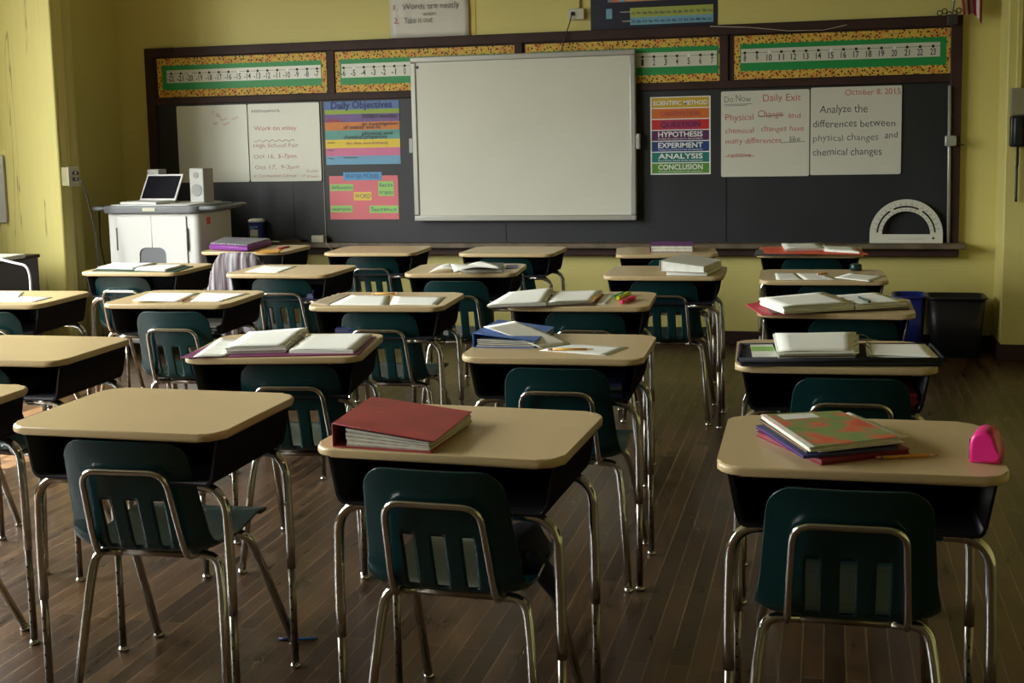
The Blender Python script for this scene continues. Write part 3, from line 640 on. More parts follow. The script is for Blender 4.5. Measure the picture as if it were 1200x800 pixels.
# wall phone, its box and conduit on the right pillar
a = (1.1191, 1.5877); b = (1.2164, 1.7574)
mb = MB(); mb.box(a[0], a[0]+.16, 8.44, 8.499, a[1], b[1], 'grey_box', .005); tag(mb.build('junction_box'), 'grey beige metal box on the right pillar above the black wall phone', 'electrical box')
pz0 = (1.1293, 1.3868)[1]
o = empty('wall_phone', (a[0]+.085, 8.499, pz0), 0, 'black wall phone with a dangling coiled cord on the right pillar', 'phone')
mb = MB(); mb.box(-.085, .085, -.06, 0, 0, a[1]-pz0-.004, 'black', .012); mb.build('phone_body', o)
mb = MB(); mb.box(-.07, -.02, -.095, -.055, .01, a[1]-pz0-.012, 'black', .012); mb.build('handset', o)
mb = MB(); c1 = (1.1715, 1.0366)[1]
pts = [(-.035+.006*math.cos(t*1.3), -.03+.006*math.sin(t*1.3), -t*(pz0-c1)/70*.35) for t in range(71)]; pts += [(-.037, -.03, -(pz0-c1)*(.35+.65*k/8)) for k in range(9)]
mb.tube(pts, [.0045]*71+[.009]*9, 'black', 6); mb.build('coiled_cord', o)
x_ = (1.1635, 2.0426)[0]; mb = MB(); mb.box(x_-.012, x_+.02, 8.475, 8.499, b[1], ZC, 'wall', .004); structure(mb.build('trim_3'))

mb = MB(); mb.box(-5.92, -5.635, 7.575, 7.599, .985, 1.46, 'speaker', .004); tag(mb.build('wall_panel'), 'pale grey flat panel on the pilaster at the far left edge', 'panel')
# left wall outlet and cords
a = (-5.2359, 1.3039); zc_ = a[1]
o = empty('power_outlet', (PX, 7.665, zc_), 0, 'beige outlet box with black plugs on the left wall beside the painted pipe', 'outlet')
mb = MB(); mb.box(.0005, .055, -.05, .06, -.065, .065, 'box_paint', .004); mb.build('outlet_box', o)
mb = MB(); mb.box(.055, .063, -.055, .065, -.07, .07, 'plate', .003); pl = mb.build('cover_plate', o)
for dz in (-.02, .022):
    mb = MB(); mb.box(.063, .10, -.012, .014, dz-.012, dz+.012, 'black', .004); mb.build('plug', pl)
mb = MB(); X0 = PX+.10
mb.tube(fillet([(X0-.003, 7.665, zc_-.02), (X0+.03, 7.655, zc_-.03), (X0+.07, 7.65, zc_-.13), (X0+.13, 7.64, zc_-.42), (X0+.14, 7.64, zc_-.75), (X0+.14, 7.64, .02), (X0+.10, 7.75, .012)], .06), .006, 'cable', 6)
pc = mb.build('power_cord', o); pc.location = -o.location

# ------------------------------------------------------------------ student desk
DZ = .80
def make_desk():
    o = empty('student_desk', (0, 0, 0))
    mb = MB(); mb.prism(rrect(-.305, .305, -.2515, .2515, .055, 7), 'z', DZ-.022, DZ, 'laminate', .008, 3); mb.build('desktop', o)
    # open-front book box
    mb = MB(); zt, zb = DZ-.0225, DZ-.150; t = .006
    def prof(in_, n=4):
        xt, xb = .281-in_, .262-in_; zz = zb+in_
        return [(-xt, zt)]+[(-xb+.02*(1-math.sin(a)), zz+.02*(1-math.cos(a))) for a in [PI/2*(1-i/n) for i in range(n+1)]][::1]+[(xb-.02*(1-math.sin(a)), zz+.02*(1-math.cos(a))) for a in [PI/2*i/n for i in range(n+1)]]+[(xt, zt)]
    # profile corners: outer and inner shell, front open
    def P(in_):
        xt, xb = .283-in_, .262-in_; zz = zb+in_; c = .022
        pts = [(-xt, zt), (-xb-.002, zz+c)]
        for i in range(1, 5): a = PI/2*i/4; pts.append((-xb+c*(1-math.cos(a)), zz+c*(1-math.sin(a))))
        for i in range(3, -1, -1): a = PI/2*i/4; pts.append((xb-c*(1-math.cos(a)), zz+c*(1-math.sin(a))))
        pts += [(xb+.002, zz+c), (xt, zt)]
        out = []
        for p in pts:
            if not out or (abs(p[0]-out[-1][0])+abs(p[1]-out[-1][1])) > 1e-5: out.append(p)
        return out
    yo, yb = -.205, .225
    po, pi_ = P(0), P(t); n = len(po)
    A = [mb.v((p[0], yo, p[1])) for p in po]; B = [mb.v((p[0], yb, p[1])) for p in po]
    A2 = [mb.v((p[0], yo, p[1])) for p in pi_]; B2 = [mb.v((p[0], yb-t, p[1])) for p in pi_]
    for i in range(n-1):
        mb.face([A[i], B[i], B[i+1], A[i+1]], 'box', True); mb.face([A2[i], A2[i+1], B2[i+1], B2[i]], 'box', True); mb.face([A[i], A[i+1], A2[i+1], A2[i]], 'box')
    mb.face(B, 'box'); mb.face(B2[::-1], 'box')
    mb.build('book_box', o, normals=False)
    for sy in (-.165, .195):
        for sx in (-1, 1):
            mb = MB()
            mb.tube(fillet([(sx*.12, sy, DZ-.160), (sx*.276, sy, DZ-.158), (sx*.282, sy, DZ-.36), (sx*.282, sy, .30)], .13, 10), .0128, 'chrome', 12)
            lg = mb.build('leg', o)
            mb = MB(); mb.tube([(sx*.282, sy, .36), (sx*.282, sy, .008)], .0108, 'chrome_dull', 12)
            for k in range(6): mb.box(sx*.282-.0025, sx*.282+.0025, sy-.0114, sy-.0105, .07+k*.035, .077+k*.035, 'hole')
            mb.build('leg_extension', lg)
            mb = MB(); mb.lathe([(.010, .016), (.016, .010), (.016, .003), (.012, .0005)][::-1], sx*.282, sy, 'chrome', 12); mb.build('glide', lg)
    return o

# ------------------------------------------------------------------ school chair
PROF = [(.168, .430), (.162, .445), (.145, .4535), (.09, .4545), (.01, .449), (-.08, .443), (-.15, .4405), (-.195, .4415), (-.225, .449), (-.243, .463), (-.254, .482)]
PROF += [(-.254-.082*t, .482+.288*t) for t in (.07, .14, .22, .30, .38, .42, .46, .55, .65, .74, .81, .86, .90, .935, .962, .982, .994, 1.0)]
def make_chair():
    o = empty('school_chair', (0, 0, 0))
    mb = MB(); ux = [-1, -.98, -.95, -.9, -.82, -.72, -.62, -.535, -.505, -.475, -.43, -.385, -.355, -.3, -.22, -.14, -.085, -.0425, 0]
    xs_base = [-1, -.985, -.955, -.9, -.82, -.72, -.60, -.495, -.46, -.385, -.31, -.275, -.20, -.12, -.085, 0]
    xs_base = xs_base+[-v for v in xs_base[-2::-1]]
    nv = len(PROF); zt = PROF[-1][1]
    def hw(j):
        y, z = PROF[j]
        if j < 3:  return [.165, .183, .192][j]
        if j < 11: return [.190, .195, .198, .199, .199, .197, .195, .193][j-3]
        d = zt-z; h = .193-.024*((z-.482)/(zt-.482)); r = .055
        if d < r: h -= r-math.sqrt(max(0, r*r-(r-d)**2))
        return h
    V = []
    for j, (y, z) in enumerate(PROF):
        row = []; h = hw(j); back = max(0, min(1, (j-8)/5)); seat = 1-back
        for u in xs_base:
            x = u*h
            if j >= 9 and abs(u) <= .5: kk = max(0, min(1, (.69-z)/.08)); x = u*(.193*kk+h*(1-kk))        # keeps the slots parallel
            xn = min(1, abs(x)/.195); yy = y+back*.026*xn**2.2; z2 = z+seat*.012*abs(u)**2.5*(1 if j > 2 else .2)+.030*abs(u)**9*max(0, 1-abs(j-9)/4.0)
            row.append(mb.v((x, yy, z2)))
        V.append(row)
    nx = len(xs_base)
    ia = [xs_base.index(-.495), xs_base.index(-.275)]
    for j in range(nv-1):
        for i in range(nx-1):
            uc = (xs_base[i]+xs_base[i+1])/2; zc = (PROF[j][1]+PROF[j+1][1])/2
            in_slot = (abs(uc) < .085 or .31 < abs(uc) < .46) and .462 < zc < .600 and j >= 9
            if in_slot: continue
            mb.face([V[j][i], V[j][i+1], V[j+1][i+1], V[j+1][i]], 'shell', True)
    sh = mb.build('seat_shell', o)
    md = sh.modifiers.new('thickness', 'SOLIDIFY'); md.thickness = .0075; md.offset = 0
    # chrome back loop
    mb = MB(); off = .016
    def bp(z): t = (z-.482)/.288; return -.254-.082*t-off
    mb.tube(fillet([(-.128, -.150, .424), (-.128, -.245, .436), (-.126, bp(.50)+.004, .50), (-.116, bp(.688), .688), (.116, bp(.688), .688), (.126, bp(.50)+.004, .50), (.128, -.245, .436), (.128, -.150, .424)], .045, 7), .0090, 'chrome', 10)
    lp = mb.build('back_loop', o)
    mb = MB()
    for sx in (-.075, .075): mb.lathe([(.006, -.003), (.006, .003)], 0, 0, 'chrome', 8); break
    mb.bm.free()
    mb = MB(); mb.tube([(-.13, -.165, .420), (.13, -.165, .420)], .0115, 'chrome_dull', 10); mb.tube([(-.13, .02, .420), (.13, .02, .420)], .0115, 'chrome_dull', 10)
    for sx in (-.11, .11): mb.box(sx-.012, sx+.012, -.15, .05, .428, .434, 'chrome_dull')
    mb.build('seat_frame', o)
    for name, y0, y1 in (('rear', -.165, -.245), ('front', .025, .238)):
        for sx in (-1, 1):
            mb = MB(); mb.tube(fillet([(sx*.10, y0, .420), (sx*.178, y0, .418), (sx*.193, y0+(y1-y0)*.22, .33), (sx*.222, y1, .010)], .07, 8), .0125, 'chrome', 12)
            lg = mb.build('leg', o)
            mb = MB(); mb.lathe([(.009, .0005), (.0165, .003), (.0165, .009), (.012, .018)], sx*.2225, y1+.001*(1 if y1 > 0 else -1), 'chrome', 12); mb.build('glide', lg)
    return o

DESKS = {
'C': (-1.7729, 2.9760, -0.0039),
'A': (-0.8715, 2.8915, -0.0399),
'B': (0.0680, 2.9085, 0.0162),
'K1': (-2.6325, 2.9597, 0.0249),
'C2': (-2.8221, 3.8345, 0.0256),
'C3': (-1.8581, 4.0039, 0.1713),
'A2': (-0.8869, 4.1250, 0.0335),
'B2': (0.0146, 4.0933, 0.0519),
'J3': (-3.8248, 5.1153, 0.0649),
'H3': (-2.9288, 5.2142, 0.0594),
'F3': (-1.9250, 5.2296, 0.0684),
'A3': (-1.0434, 5.3287, 0.0576),
'B3': (0.0334, 5.2372, -0.0053),
'J4': (-3.8556, 6.4432, 0.0372),
'H4': (-2.9252, 6.4052, 0.0163),
'F4': (-1.9307, 6.5108, 0.1056),
'E4': (-0.8206, 6.4581, 0.0289),
'B4': (-0.0258, 6.3282, 0.0360),
'I5': (-3.7559, 7.6619, 0.0228),
'H5': (-2.8575, 7.6119, 0.0636),
'F5': (-1.9401, 7.6011, 0.0040),
'E5': (-0.9680, 7.5919, 0.1551),
'B5': (-0.1034, 7.6314, 0.0055),
}
DLABEL = {
'C': 'front row student desk with a bare tan top, left of the red binder',
'A': 'front row student desk with a closed red binder on its tan top',
'B': 'front row student desk at the far right with a magazine stack and pink sharpener',
'K1': 'nearest student desk cut off by the left edge, bare tan top',
'C2': 'bare student desk with wide dark box, left of and behind the front left desk',
'C3': 'student desk holding an open purple binder, second row',
'A2': 'student desk holding a blue binder and a pencil on paper, second row',
'B2': 'student desk under a black zipper binder with white pages, right column',
'J3': 'student desk with loose white papers at the left edge, near the dark cabinet',
'H3': 'student desk with two white sheets and a brown pencil, third row on the left',
'F3': 'student desk with a torn-looking left corner and two white sheets, third row centre',
'A3': 'student desk with an open white binder and pink and yellow highlighters',
'B3': 'student desk with an open white binder over a pink folder, third in the right column',
'J4': 'student desk with an open dark green folder in front of the white cart',
'H4': 'student desk with a single white sheet, behind the left third row desk',
'F4': 'student desk with crumpled papers over a grey binder, fourth row centre',
'E4': 'student desk with a thick closed white binder on its right half',
'B4': 'student desk with three thin sheets in a row, fourth in the right column',
'I5': 'student desk with a purple and grey padded case, back row beside the white cart',
'H5': 'bare student desk in the back row, right of the purple case desk',
'F5': 'bare student desk in the back row below the big whiteboard',
'E5': 'student desk with a closed purple binder, back row right of centre',
'B5': 'student desk with an orange-red open binder, last in the right column'}
CHAIRS = {
'C': (-1.7686, 3.0660, 0.0600),
'A': (-0.8693, 2.9388, -0.0200),
'B': (0.0431, 2.9458, 0.0200),
'K1': (-2.6725, 3.0097, 0.0174),
'C2': (-2.9307, 3.9562, 0.0179),
'C3': (-1.8126, 4.1293, 0.1199),
'A2': (-0.8626, 4.1872, 0.0235),
'B2': (0.0618, 4.1525, 0.0363),
'J3': (-3.7666, 5.1559, 0.0454),
'H3': (-2.8808, 5.2643, 0.0600),
'F3': (-1.9211, 5.3537, 0.0479),
'A3': (-1.0185, 5.4504, 0.0403),
'B3': (0.1018, 5.3687, -0.0037),
'J4': (-3.9203, 6.5535, 0.0200),
'H4': (-2.9240, 6.5230, 0.0400),
'F4': (-1.9246, 6.5008, 0.0739),
'E4': (-0.8232, 6.6034, 0.0202),
'B4': (0.0225, 6.4750, 0.0252),
'I5': (-3.7774, 7.7361, 0.0160),
'H5': (-2.8695, 7.7736, 0.0446),
'F5': (-1.9545, 7.7310, 0.0028),
'E5': (-0.9120, 7.6746, 0.1086),
'B5': (-0.0904, 7.7372, 0.0038),
}
CLABEL = {
'C': 'dark green school chair tucked under the bare front left desk, turned slightly',
'A': 'dark green school chair at the red binder desk with a dark bag on it',
'B': 'dark green school chair at the front right desk with the magazine stack',
'K1': 'dark green school chair mostly outside the left edge, only its leg showing',
'C2': 'dark green school chair at the bare second row desk at the left edge',
'C3': 'dark green school chair under the desk with the open purple binder',
'A2': 'dark green school chair under the desk with the blue binder',
'B2': 'dark green school chair under the desk with the black zipper binder',
'J3': 'dark green school chair at the left edge, under the desk with loose papers',
'H3': 'dark green school chair at the desk with two sheets and a brown pencil, catching light',
'F3': 'dark green school chair at the third row centre desk with two white sheets',
'A3': 'dark green school chair at the desk with highlighters',
'B3': 'dark green school chair at the right column desk with the open white binder',
'J4': 'dark green school chair at the desk with the dark green folder, by the cart',
'H4': 'dark green school chair at the desk holding one white sheet',
'F4': 'dark green school chair at the desk with crumpled papers',
'E4': 'dark green school chair at the desk with the thick white binder',
'B4': 'dark green school chair at the right column desk with three thin sheets',
'I5': 'dark green school chair wearing a grey striped knit cardigan, back row',
'H5': 'dark green school chair at the bare back row desk beside the purple case desk',
'F5': 'dark green school chair at the bare desk below the big whiteboard',
'E5': 'dark green school chair at the back row desk with the purple binder',
'B5': 'dark green school chair at the desk with the orange-red binder'}
proto = make_desk(); first = True
for k, (x, y, a) in DESKS.items():
    o = proto if first else copy_tree(proto); first = False
    o.location = (x, y, 0); o.rotation_euler = (0, 0, a); tag(o, DLABEL[k], 'desk', 'student desks in rows')
proto = make_chair(); first = True
for k, (x, y, a) in CHAIRS.items():
    o = proto if first else copy_tree(proto); first = False
    o.location = (x, y, 0); o.rotation_euler = (0, 0, a); tag(o, CLABEL[k], 'chair', 'green school chairs')

# ------------------------------------------------------------------ things on the desks
T = DZ+.0006
def wave(a, f=5, g=4, ph=0): return lambda u, v: a*(1+math.sin(u*f+ph)*math.cos(v*g+ph))
def paper(q, label, m='paper', z=T, lift=None, group='loose sheets of paper', n=6, name='paper_sheet'):
    mb = MB(); mb.sheet(q, z, m, lift, n); return tag(mb.build(name), label, 'paper', group)
def pencil(p0, p1, z, label, m='yellow', name='pencil', r=.0042):
    a = Vector((p0[0], p0[1], z+r)); b = Vector((p1[0], p1[1], z+r)); d = (b-a); L_ = d.length; d.normalize()
    o = empty(name, tuple(a), 0, label, 'pencil', 'pencils on the desks')
    def seg(nm, t0, t1, r0, r1, m_, par):
        mb = MB(); mb.tube([d*(L_*t0), d*(L_*t1)], [r0, r1], m_, 6); return mb.build(nm, par)
    body = seg('pencil_body', .10, .86, r, r, m, o); seg('ferrule', .06, .10, r, r, 'chrome_dull', o); seg('pencil_eraser', 0, .06, r, r*.9, 'eraser', o)
    seg('sharpened_tip', .86, .97, r, .0015, 'woodtip', o); seg('lead_point', .97, 1.0, .0013, .0004, 'graphite', o)
    return o
def rings(par, a, b, z, r, n=3, m='chrome'):
    for k in range(n):
        mb = MB()
        t = [.18, .5, .82][k]; p = Vector((a[0]*(1-t)+b[0]*t, a[1]*(1-t)+b[1]*t, z)); d = Vector((b[0]-a[0], b[1]-a[1], 0)).normalized(); s_ = Vector((-d.y, d.x, 0))
        mb.tube([p+s_*r*math.cos(q*PI/8)+Vector((0, 0, r*math.sin(q*PI/8))) for q in range(9)], .0016, m, 6); mb.build('binder_ring', par)
def stack(mb, q, z0, h, m, layers=7, jit=.004, m2=None):      # a pile of leaves with ragged edges
    for i in range(layers):
        dx, dy = rnd.uniform(-jit, jit), rnd.uniform(-jit, jit)
        qq = [(p[0]+dx, p[1]+dy) for p in q]
        hh = h if isinstance(h, (list, tuple)) else [h]*4
        mb.slab(qq, [z0+c*i/layers for c in hh], [z0+c*(i+1)/layers-.0003 for c in hh], m2 if (m2 and i % 2) else m)

# red binder on desk A: spine on the left, fatter than the free edge
q = [(-1.1287, 2.6595), (-0.8813, 2.6423), (-0.8829, 2.9560), (-1.1440, 2.9620)]
o = empty('closed_binder', (q[0][0], q[0][1], T), 0, 'closed red vinyl binder with stuffed pages on the front centre desk', 'binder')
Q = [(p[0]-q[0][0], p[1]-q[0][1]) for p in q]
hs, he = .058, .026
def lerp(a, b, t): return (a[0]+(b[0]-a[0])*t, a[1]+(b[1]-a[1])*t)
mb = MB(); mb.slab(Q, 0, .003, 'red_cover'); mb.build('back_cover', o)
ext = [Q[0], lerp(Q[0], Q[1], 1.04), lerp(Q[3], Q[2], 1.04), Q[3]]
mb = MB(); mb.slab(ext, [hs-.003, he, he, hs-.003], [hs, he+.003, he+.003, hs], 'red_cover', .001); mb.build('front_cover', o)
mb = MB(); e = [(Q[0][0]-.003, Q[0][1]), Q[0], Q[3], (Q[3][0]-.003, Q[3][1])]; mb.slab(e, 0, hs, 'red_cover', .001); mb.build('spine', o)
mb = MB(); iq = [lerp(lerp(Q[0], Q[1], .13), lerp(Q[3], Q[2], .13), .03), lerp(lerp(Q[0], Q[1], .98), lerp(Q[3], Q[2], .98), .03), lerp(lerp(Q[0], Q[1], 1.05), lerp(Q[3], Q[2], 1.05), .96), lerp(lerp(Q[0], Q[1], .13), lerp(Q[3], Q[2], .13), .97)]
stack(mb, iq, .0035, [hs*.72, he-.006, he-.006, hs*.72], 'cream', 8, .003, 'paper2'); mb.build('pages', o)

# right front desk: dark red folders, notebooks, magazine
o = empty('folder', (0, 0, 0)); 
def book(name, q, z0, h, cover, pages, label, cat, group=None, spine=None):
    c = q[0]; o = empty(name, (c[0], c[1], z0), 0, label, cat, group); Q = [(p[0]-c[0], p[1]-c[1]) for p in q]
    hh = h if isinstance(h, (list, tuple)) else [h]*4; t = .0012
    mb = MB(); mb.slab(Q, 0, t, cover); mb.build('back_cover', o)
    ci = lerp(lerp(Q[0], Q[2], .5), lerp(Q[1], Q[3], .5), .5); I = [lerp(p, ci, .03) for p in Q]
    mb = MB(); stack(mb, I, t, [x-2*t for x in hh], pages, 5, .0012, 'paper2' if pages == 'cream' else None); mb.build('pages', o)
    mb = MB(); mb.slab(Q, [x-t for x in hh], hh, cover, .0004); mb.build('front_cover', o)
    if spine is not None:
        a, b = Q[spine], Q[(spine+1) % 4]; n_ = Vector((b[1]-a[1], -(b[0]-a[0]), 0)).normalized()*.0015
        mb = MB(); e = [(a[0]+n_.x, a[1]+n_.y), (b[0]+n_.x, b[1]+n_.y), b, a]; mb.slab(e, 0, min(hh[spine], hh[(spine+1) % 4]), cover); mb.build('spine', o)
    return o
bpy.data.objects.remove(o)
st = 'books and folders stacked on the front right desk'
book('folder', [(-0.0097, 2.6902), (0.1835, 2.8222), (0.0448, 3.0620), (-0.1612, 2.9315)], T, .012, 'dark_red', 'dark_red', 'dark red pocket folders at the bottom of the front right desk stack', 'folder', st)
book('notebook', [(-0.0476, 2.6920), (0.1553, 2.8085), (0.0246, 3.0806), (-0.1648, 2.9591)], T+.0125, .007, 'navy_cover', 'purple', 'dark blue notebook just above the dark red folders in the stack', 'notebook', st, 0)
book('notebook', [(-0.0408, 2.7137), (0.1637, 2.8323), (0.0246, 3.0925), (-0.1588, 2.9978)], T+.020, .006, 'grey_cover', 'yellow', 'grey notebook with orange edged pages in the middle of the stack', 'notebook', st, 0)
mb = MB(); mb.sheet([(-0.0135, 2.6952), (0.1701, 2.8172), (0.0689, 3.0733), (-0.1342, 2.9492)], T+.0265, 'paper', wave(.0006), 5); 
mb.sheet([(0.0964, 2.7967), (0.1839, 2.8668), (0.0550, 3.0906), (-0.0156, 2.9868)], T+.0285, 'paper', wave(.0006), 5); tag(mb.build('loose_papers'), 'white papers sticking out to the right from under the magazine', 'paper')
q = [(-0.0332, 2.6820), (0.1570, 2.8136), (0.0323, 3.0567), (-0.1521, 2.9850)]
c = q[0]; o = empty('magazine', (c[0], c[1], T+.0305), 0, 'colourful glossy magazine with a green and orange cover, top of the front right stack', 'magazine', st)
Q = [(p[0]-c[0], p[1]-c[1]) for p in q]
mb = MB(); stack(mb, Q, 0, .009, 'paper2', 5, .0015); mb.build('pages', o)
mb = MB(); mb.slab(Q, .0092, .0102, 'magazine'); cv = mb.build('front_cover', o)
I = [lerp(lerp(Q[0], Q[1], u), lerp(Q[3], Q[2], u), v) for u, v in ((.18, .80), (.62, .80), (.62, .96), (.18, .96))]
mb = MB(); mb.slab(I, .0103, .0105, 'paper2'); mb.build('title_patch', cv)
I = [lerp(lerp(Q[0], Q[1], u), lerp(Q[3], Q[2], u), v) for u, v in ((0, 0), (.06, 0), (.06, 1), (0, 1))]
mb = MB(); mb.slab(I, .0103, .0105, 'paper2'); mb.build('spine_band', cv)
pencil((0.1082, 2.7610), (0.2400, 2.8059), T, 'orange-yellow pencil beside the book stack on the front right desk')
# pink electric sharpener: rounded wedge
a = (0.3068, 2.7992); b = (0.3473, 2.7425); c = (0.3718, 2.7607)
o = empty('pencil_sharpener', ((a[0]+c[0])/2+.004, (a[1]+c[1])/2+.03, T), -.25, 'bright pink wedge shaped pencil sharpener on the right corner of the front right desk', 'pencil sharpener')
mb = MB(); L_ = .052; 
pr = [(-L_, .0), (L_, 0), (L_*.97, .018), (L_*.85, .040), (L_*.62, .058), (L_*.30, .068), (-L_*.25, .070), (-L_*.70, .064), (-L_*.92, .054), (-L_, .040)]
mb.prism([(p[0]*.6+.0, p[1]) for p in pr], 'y', -.05, .035, 'magenta', .008, 3); mb.build('housing', o)
mb = MB(); mb.box(-L_*.6-.0022, -L_*.6-.0003, -.04, .03, .006, .048, 'grey_cover', .0008, 1); mb.tube([(-L_*.6-.003, -.005, .03), (-L_*.6-.0015, -.005, .03)], .006, 'hole', 10); mb.build('sharpener_port', o)

# desk A2: blue binder, page, sheet, pencil
q = [(-1.1820, 4.0423), (-0.9636, 4.0538), (-0.9658, 4.3648), (-1.1746, 4.3590)]
c = q[0]; o = empty('closed_binder', (c[0], c[1], T), 0, 'thick blue binder with a white page hanging over it on the second row desk', 'binder'); Q = [(p[0]-c[0], p[1]-c[1]) for p in q]; hs, he = .050, .022
mb = MB(); mb.slab(Q, 0, .003, 'blue_cover'); mb.build('back_cover', o)
mb = MB(); mb.slab(Q, [hs-.003, he, he, hs-.003], [hs, he+.003, he+.003, hs], 'blue_cover', .001); mb.build('front_cover', o)
mb = MB(); mb.slab([(Q[0][0]-.003, Q[0][1]), Q[0], Q[3], (Q[3][0]-.003, Q[3][1])], 0, hs, 'blue_cover', .001); mb.build('spine', o)
mb = MB(); stack(mb, [lerp(Q[0], Q[1], .06), lerp(Q[0], Q[1], .97), lerp(Q[3], Q[2], .97), lerp(Q[3], Q[2], .06)], .0035, [hs*.5, he-.006, he-.006, hs*.5], 'paper2', 7, .002, 'grey_cover'); mb.build('pages', o)
qq = [(-0.9407, 4.0331), (-0.8619, 4.1394), (-1.0978, 4.2913), (-1.1700, 4.1239)]
paper([(qq[0][0], qq[0][1], .0), (qq[1][0], qq[1][1], .0), (qq[2][0], qq[2][1], .052), (qq[3][0], qq[3][1], .055)], 'tilted white page lying over the blue binder', z=DZ+.004, lift=lambda u, v: .003*math.sin(v*PI), m='paper', n=10)
paper([(-0.9406, 4.0062), (-0.6958, 3.9416), (-0.6498, 4.1071), (-0.8846, 4.1601)], 'flat white sheet under the pencil on the blue binder desk')
pencil((-0.9101, 4.0019), (-0.7584, 4.0338), T+.0012, 'yellow pencil lying on the white sheet beside the blue binder')

def open_binder(label, cover_q, cover_m, lq, lh, rq, rh, ring=None, zc=T, pm='paper', lm=None, rr=.018, extra=None):
    c = cover_q[0]; o = empty('open_binder', (c[0], c[1], zc), 0, label, 'binder', 'open binders')
    f = lambda q: [(p[0]-c[0], p[1]-c[1]) for p in q]
    mb = MB(); mb.slab(f(cover_q), 0, .004, cover_m, .001); mb.build('cover', o)
    for nm, q, h in (('left_pages', lq, lh), ('right_pages', rq, rh)):
        if q is None: continue
        mb = MB(); q = f(q); hm = max(h) if isinstance(h, (list, tuple)) else h
        stack(mb, q, .0045, h, pm, max(3, int(hm/.004)), .004, 'paper2')
        hh = h if isinstance(h, (list, tuple)) else [h]*4
        mb.sheet([(q[i][0], q[i][1], hh[i]) for i in range(4)], .0055, pm, wave(.0012, 4, 3, hm*50), 6)
        mb.build(nm, o)
    if ring:
        a, b = f(ring); rings(o, a, b, .006, rr)
    return o
open_binder('open purple binder spread over the second row desk with thick white pages', [(-2.1128, 3.6970), (-1.5251, 3.8421), (-1.6002, 4.2058), (-2.1446, 4.0043)], 'plum',
    [(-1.9817, 3.7733), (-1.7892, 3.8341), (-1.8734, 4.2135), (-2.0539, 4.0937)], .022, [(-1.7708, 3.8283), (-1.5486, 3.8550), (-1.6069, 4.1883), (-1.8419, 4.1492)], .009, [(-1.7983, 3.8749), (-1.8539, 4.1767)], rr=.024)
paper([(-2.0639, 3.6952), (-1.9609, 3.7335), (-2.0223, 4.0300), (-2.1627, 4.0785)], 'white sheet at the left of the open purple binder', z=T+.0048, m='paper2', lift=wave(.001))
# black zipper binder on B2
q = [(-0.2616, 3.8068), (0.3448, 3.8927), (0.3250, 4.1566), (-0.2748, 4.0785)]
c = q[0]; o = empty('zipper_binder', (c[0], c[1], T), 0, 'open black zipper binder with a tall block of white pages, right column second row', 'binder'); f = lambda q: [(p[0]-c[0], p[1]-c[1]) for p in q]; Q = f(q)
mb = MB(); mb.slab(Q, 0, .022, 'black_fabric', .008); mb.build('cover', o)
mb = MB(); rimz = .026
for i in range(4):
    a, b = Q[i], Q[(i+1) % 4]; mb.tube([(a[0], a[1], rimz-.004), (b[0], b[1], rimz-.004)], .007, 'black_fabric', 8)
mb.build('zipper_edge', o)
lq = f([(-0.1411, 3.8200), (0.0871, 3.8659), (0.0943, 4.2199), (-0.1683, 4.1694)])
mb = MB(); stack(mb, lq, .023, .014, 'brown_card', 4, .003, 'paper2'); stack(mb, lq, .0375, .010, 'paper', 5, .010); mb.sheet(lq, .048, 'paper', wave(.001, 6, 4)); mb.build('left_pages', o)
rq = f([(0.1235, 3.9061), (0.3300, 3.8976), (0.3068, 4.1250), (0.1243, 4.1177)])
mb = MB(); stack(mb, rq, .023, .004, 'paper', 3, .003); mb.sheet(rq, .0275, 'paper', wave(.001, 5, 4)); mb.build('right_pages', o)
ra, rb = f([(0.1026, 3.8828), (0.1068, 4.1697)]); rings(o, ra, rb, .024, .034)
pq = f([(-0.2226, 3.8476), (-0.1454, 3.8656), (-0.1733, 4.0908), (-0.2445, 4.0816)])
mb = MB(); mb.slab(pq, .0225, .0245, 'paper2'); pk = [lerp(lerp(pq[0], pq[1], u), lerp(pq[3], pq[2], u), v) for u, v in ((0, .45), (1, .45), (1, .8), (0, .8))]; mb.slab(pk, .0246, .0252, 'f_green'); mb.build('card_pocket', o)
# B3 open binder with pink folder
mb = MB(); mb.slab([(-0.2473, 4.8951), (-0.1369, 4.9303), (-0.2452, 5.3478), (-0.3290, 5.1927)], T, T+.003, 'pink_red'); tag(mb.build('pink_folder'), 'pink-red folder sticking out left under the open white binder', 'folder')
open_binder('open binder with thick white pages over the pink folder, third in the right column', [(-0.2089, 4.9184), (0.3198, 5.1176), (0.2899, 5.4240), (-0.2660, 5.2621)], 'brown_card',
    [(-0.1653, 4.8935), (0.1015, 5.0403), (-0.0149, 5.3500), (-0.2701, 5.1393)], .028, [(0.1146, 5.0417), (0.3157, 5.1605), (0.2031, 5.4257), (0.0201, 5.3262)], .018, [(0.1116, 5.0535), (-0.0008, 5.3514)], zc=T+.0034, rr=.026)
mb = MB(); a = (0.1268, 5.2285); b = (0.1647, 5.0901); mb.tube([(a[0], a[1], T+.034), (b[0], b[1], T+.034)], .005, 'green_cover', 8); tag(mb.build('pen'), 'dark pen lying on the right pages of the open white binder', 'pen')
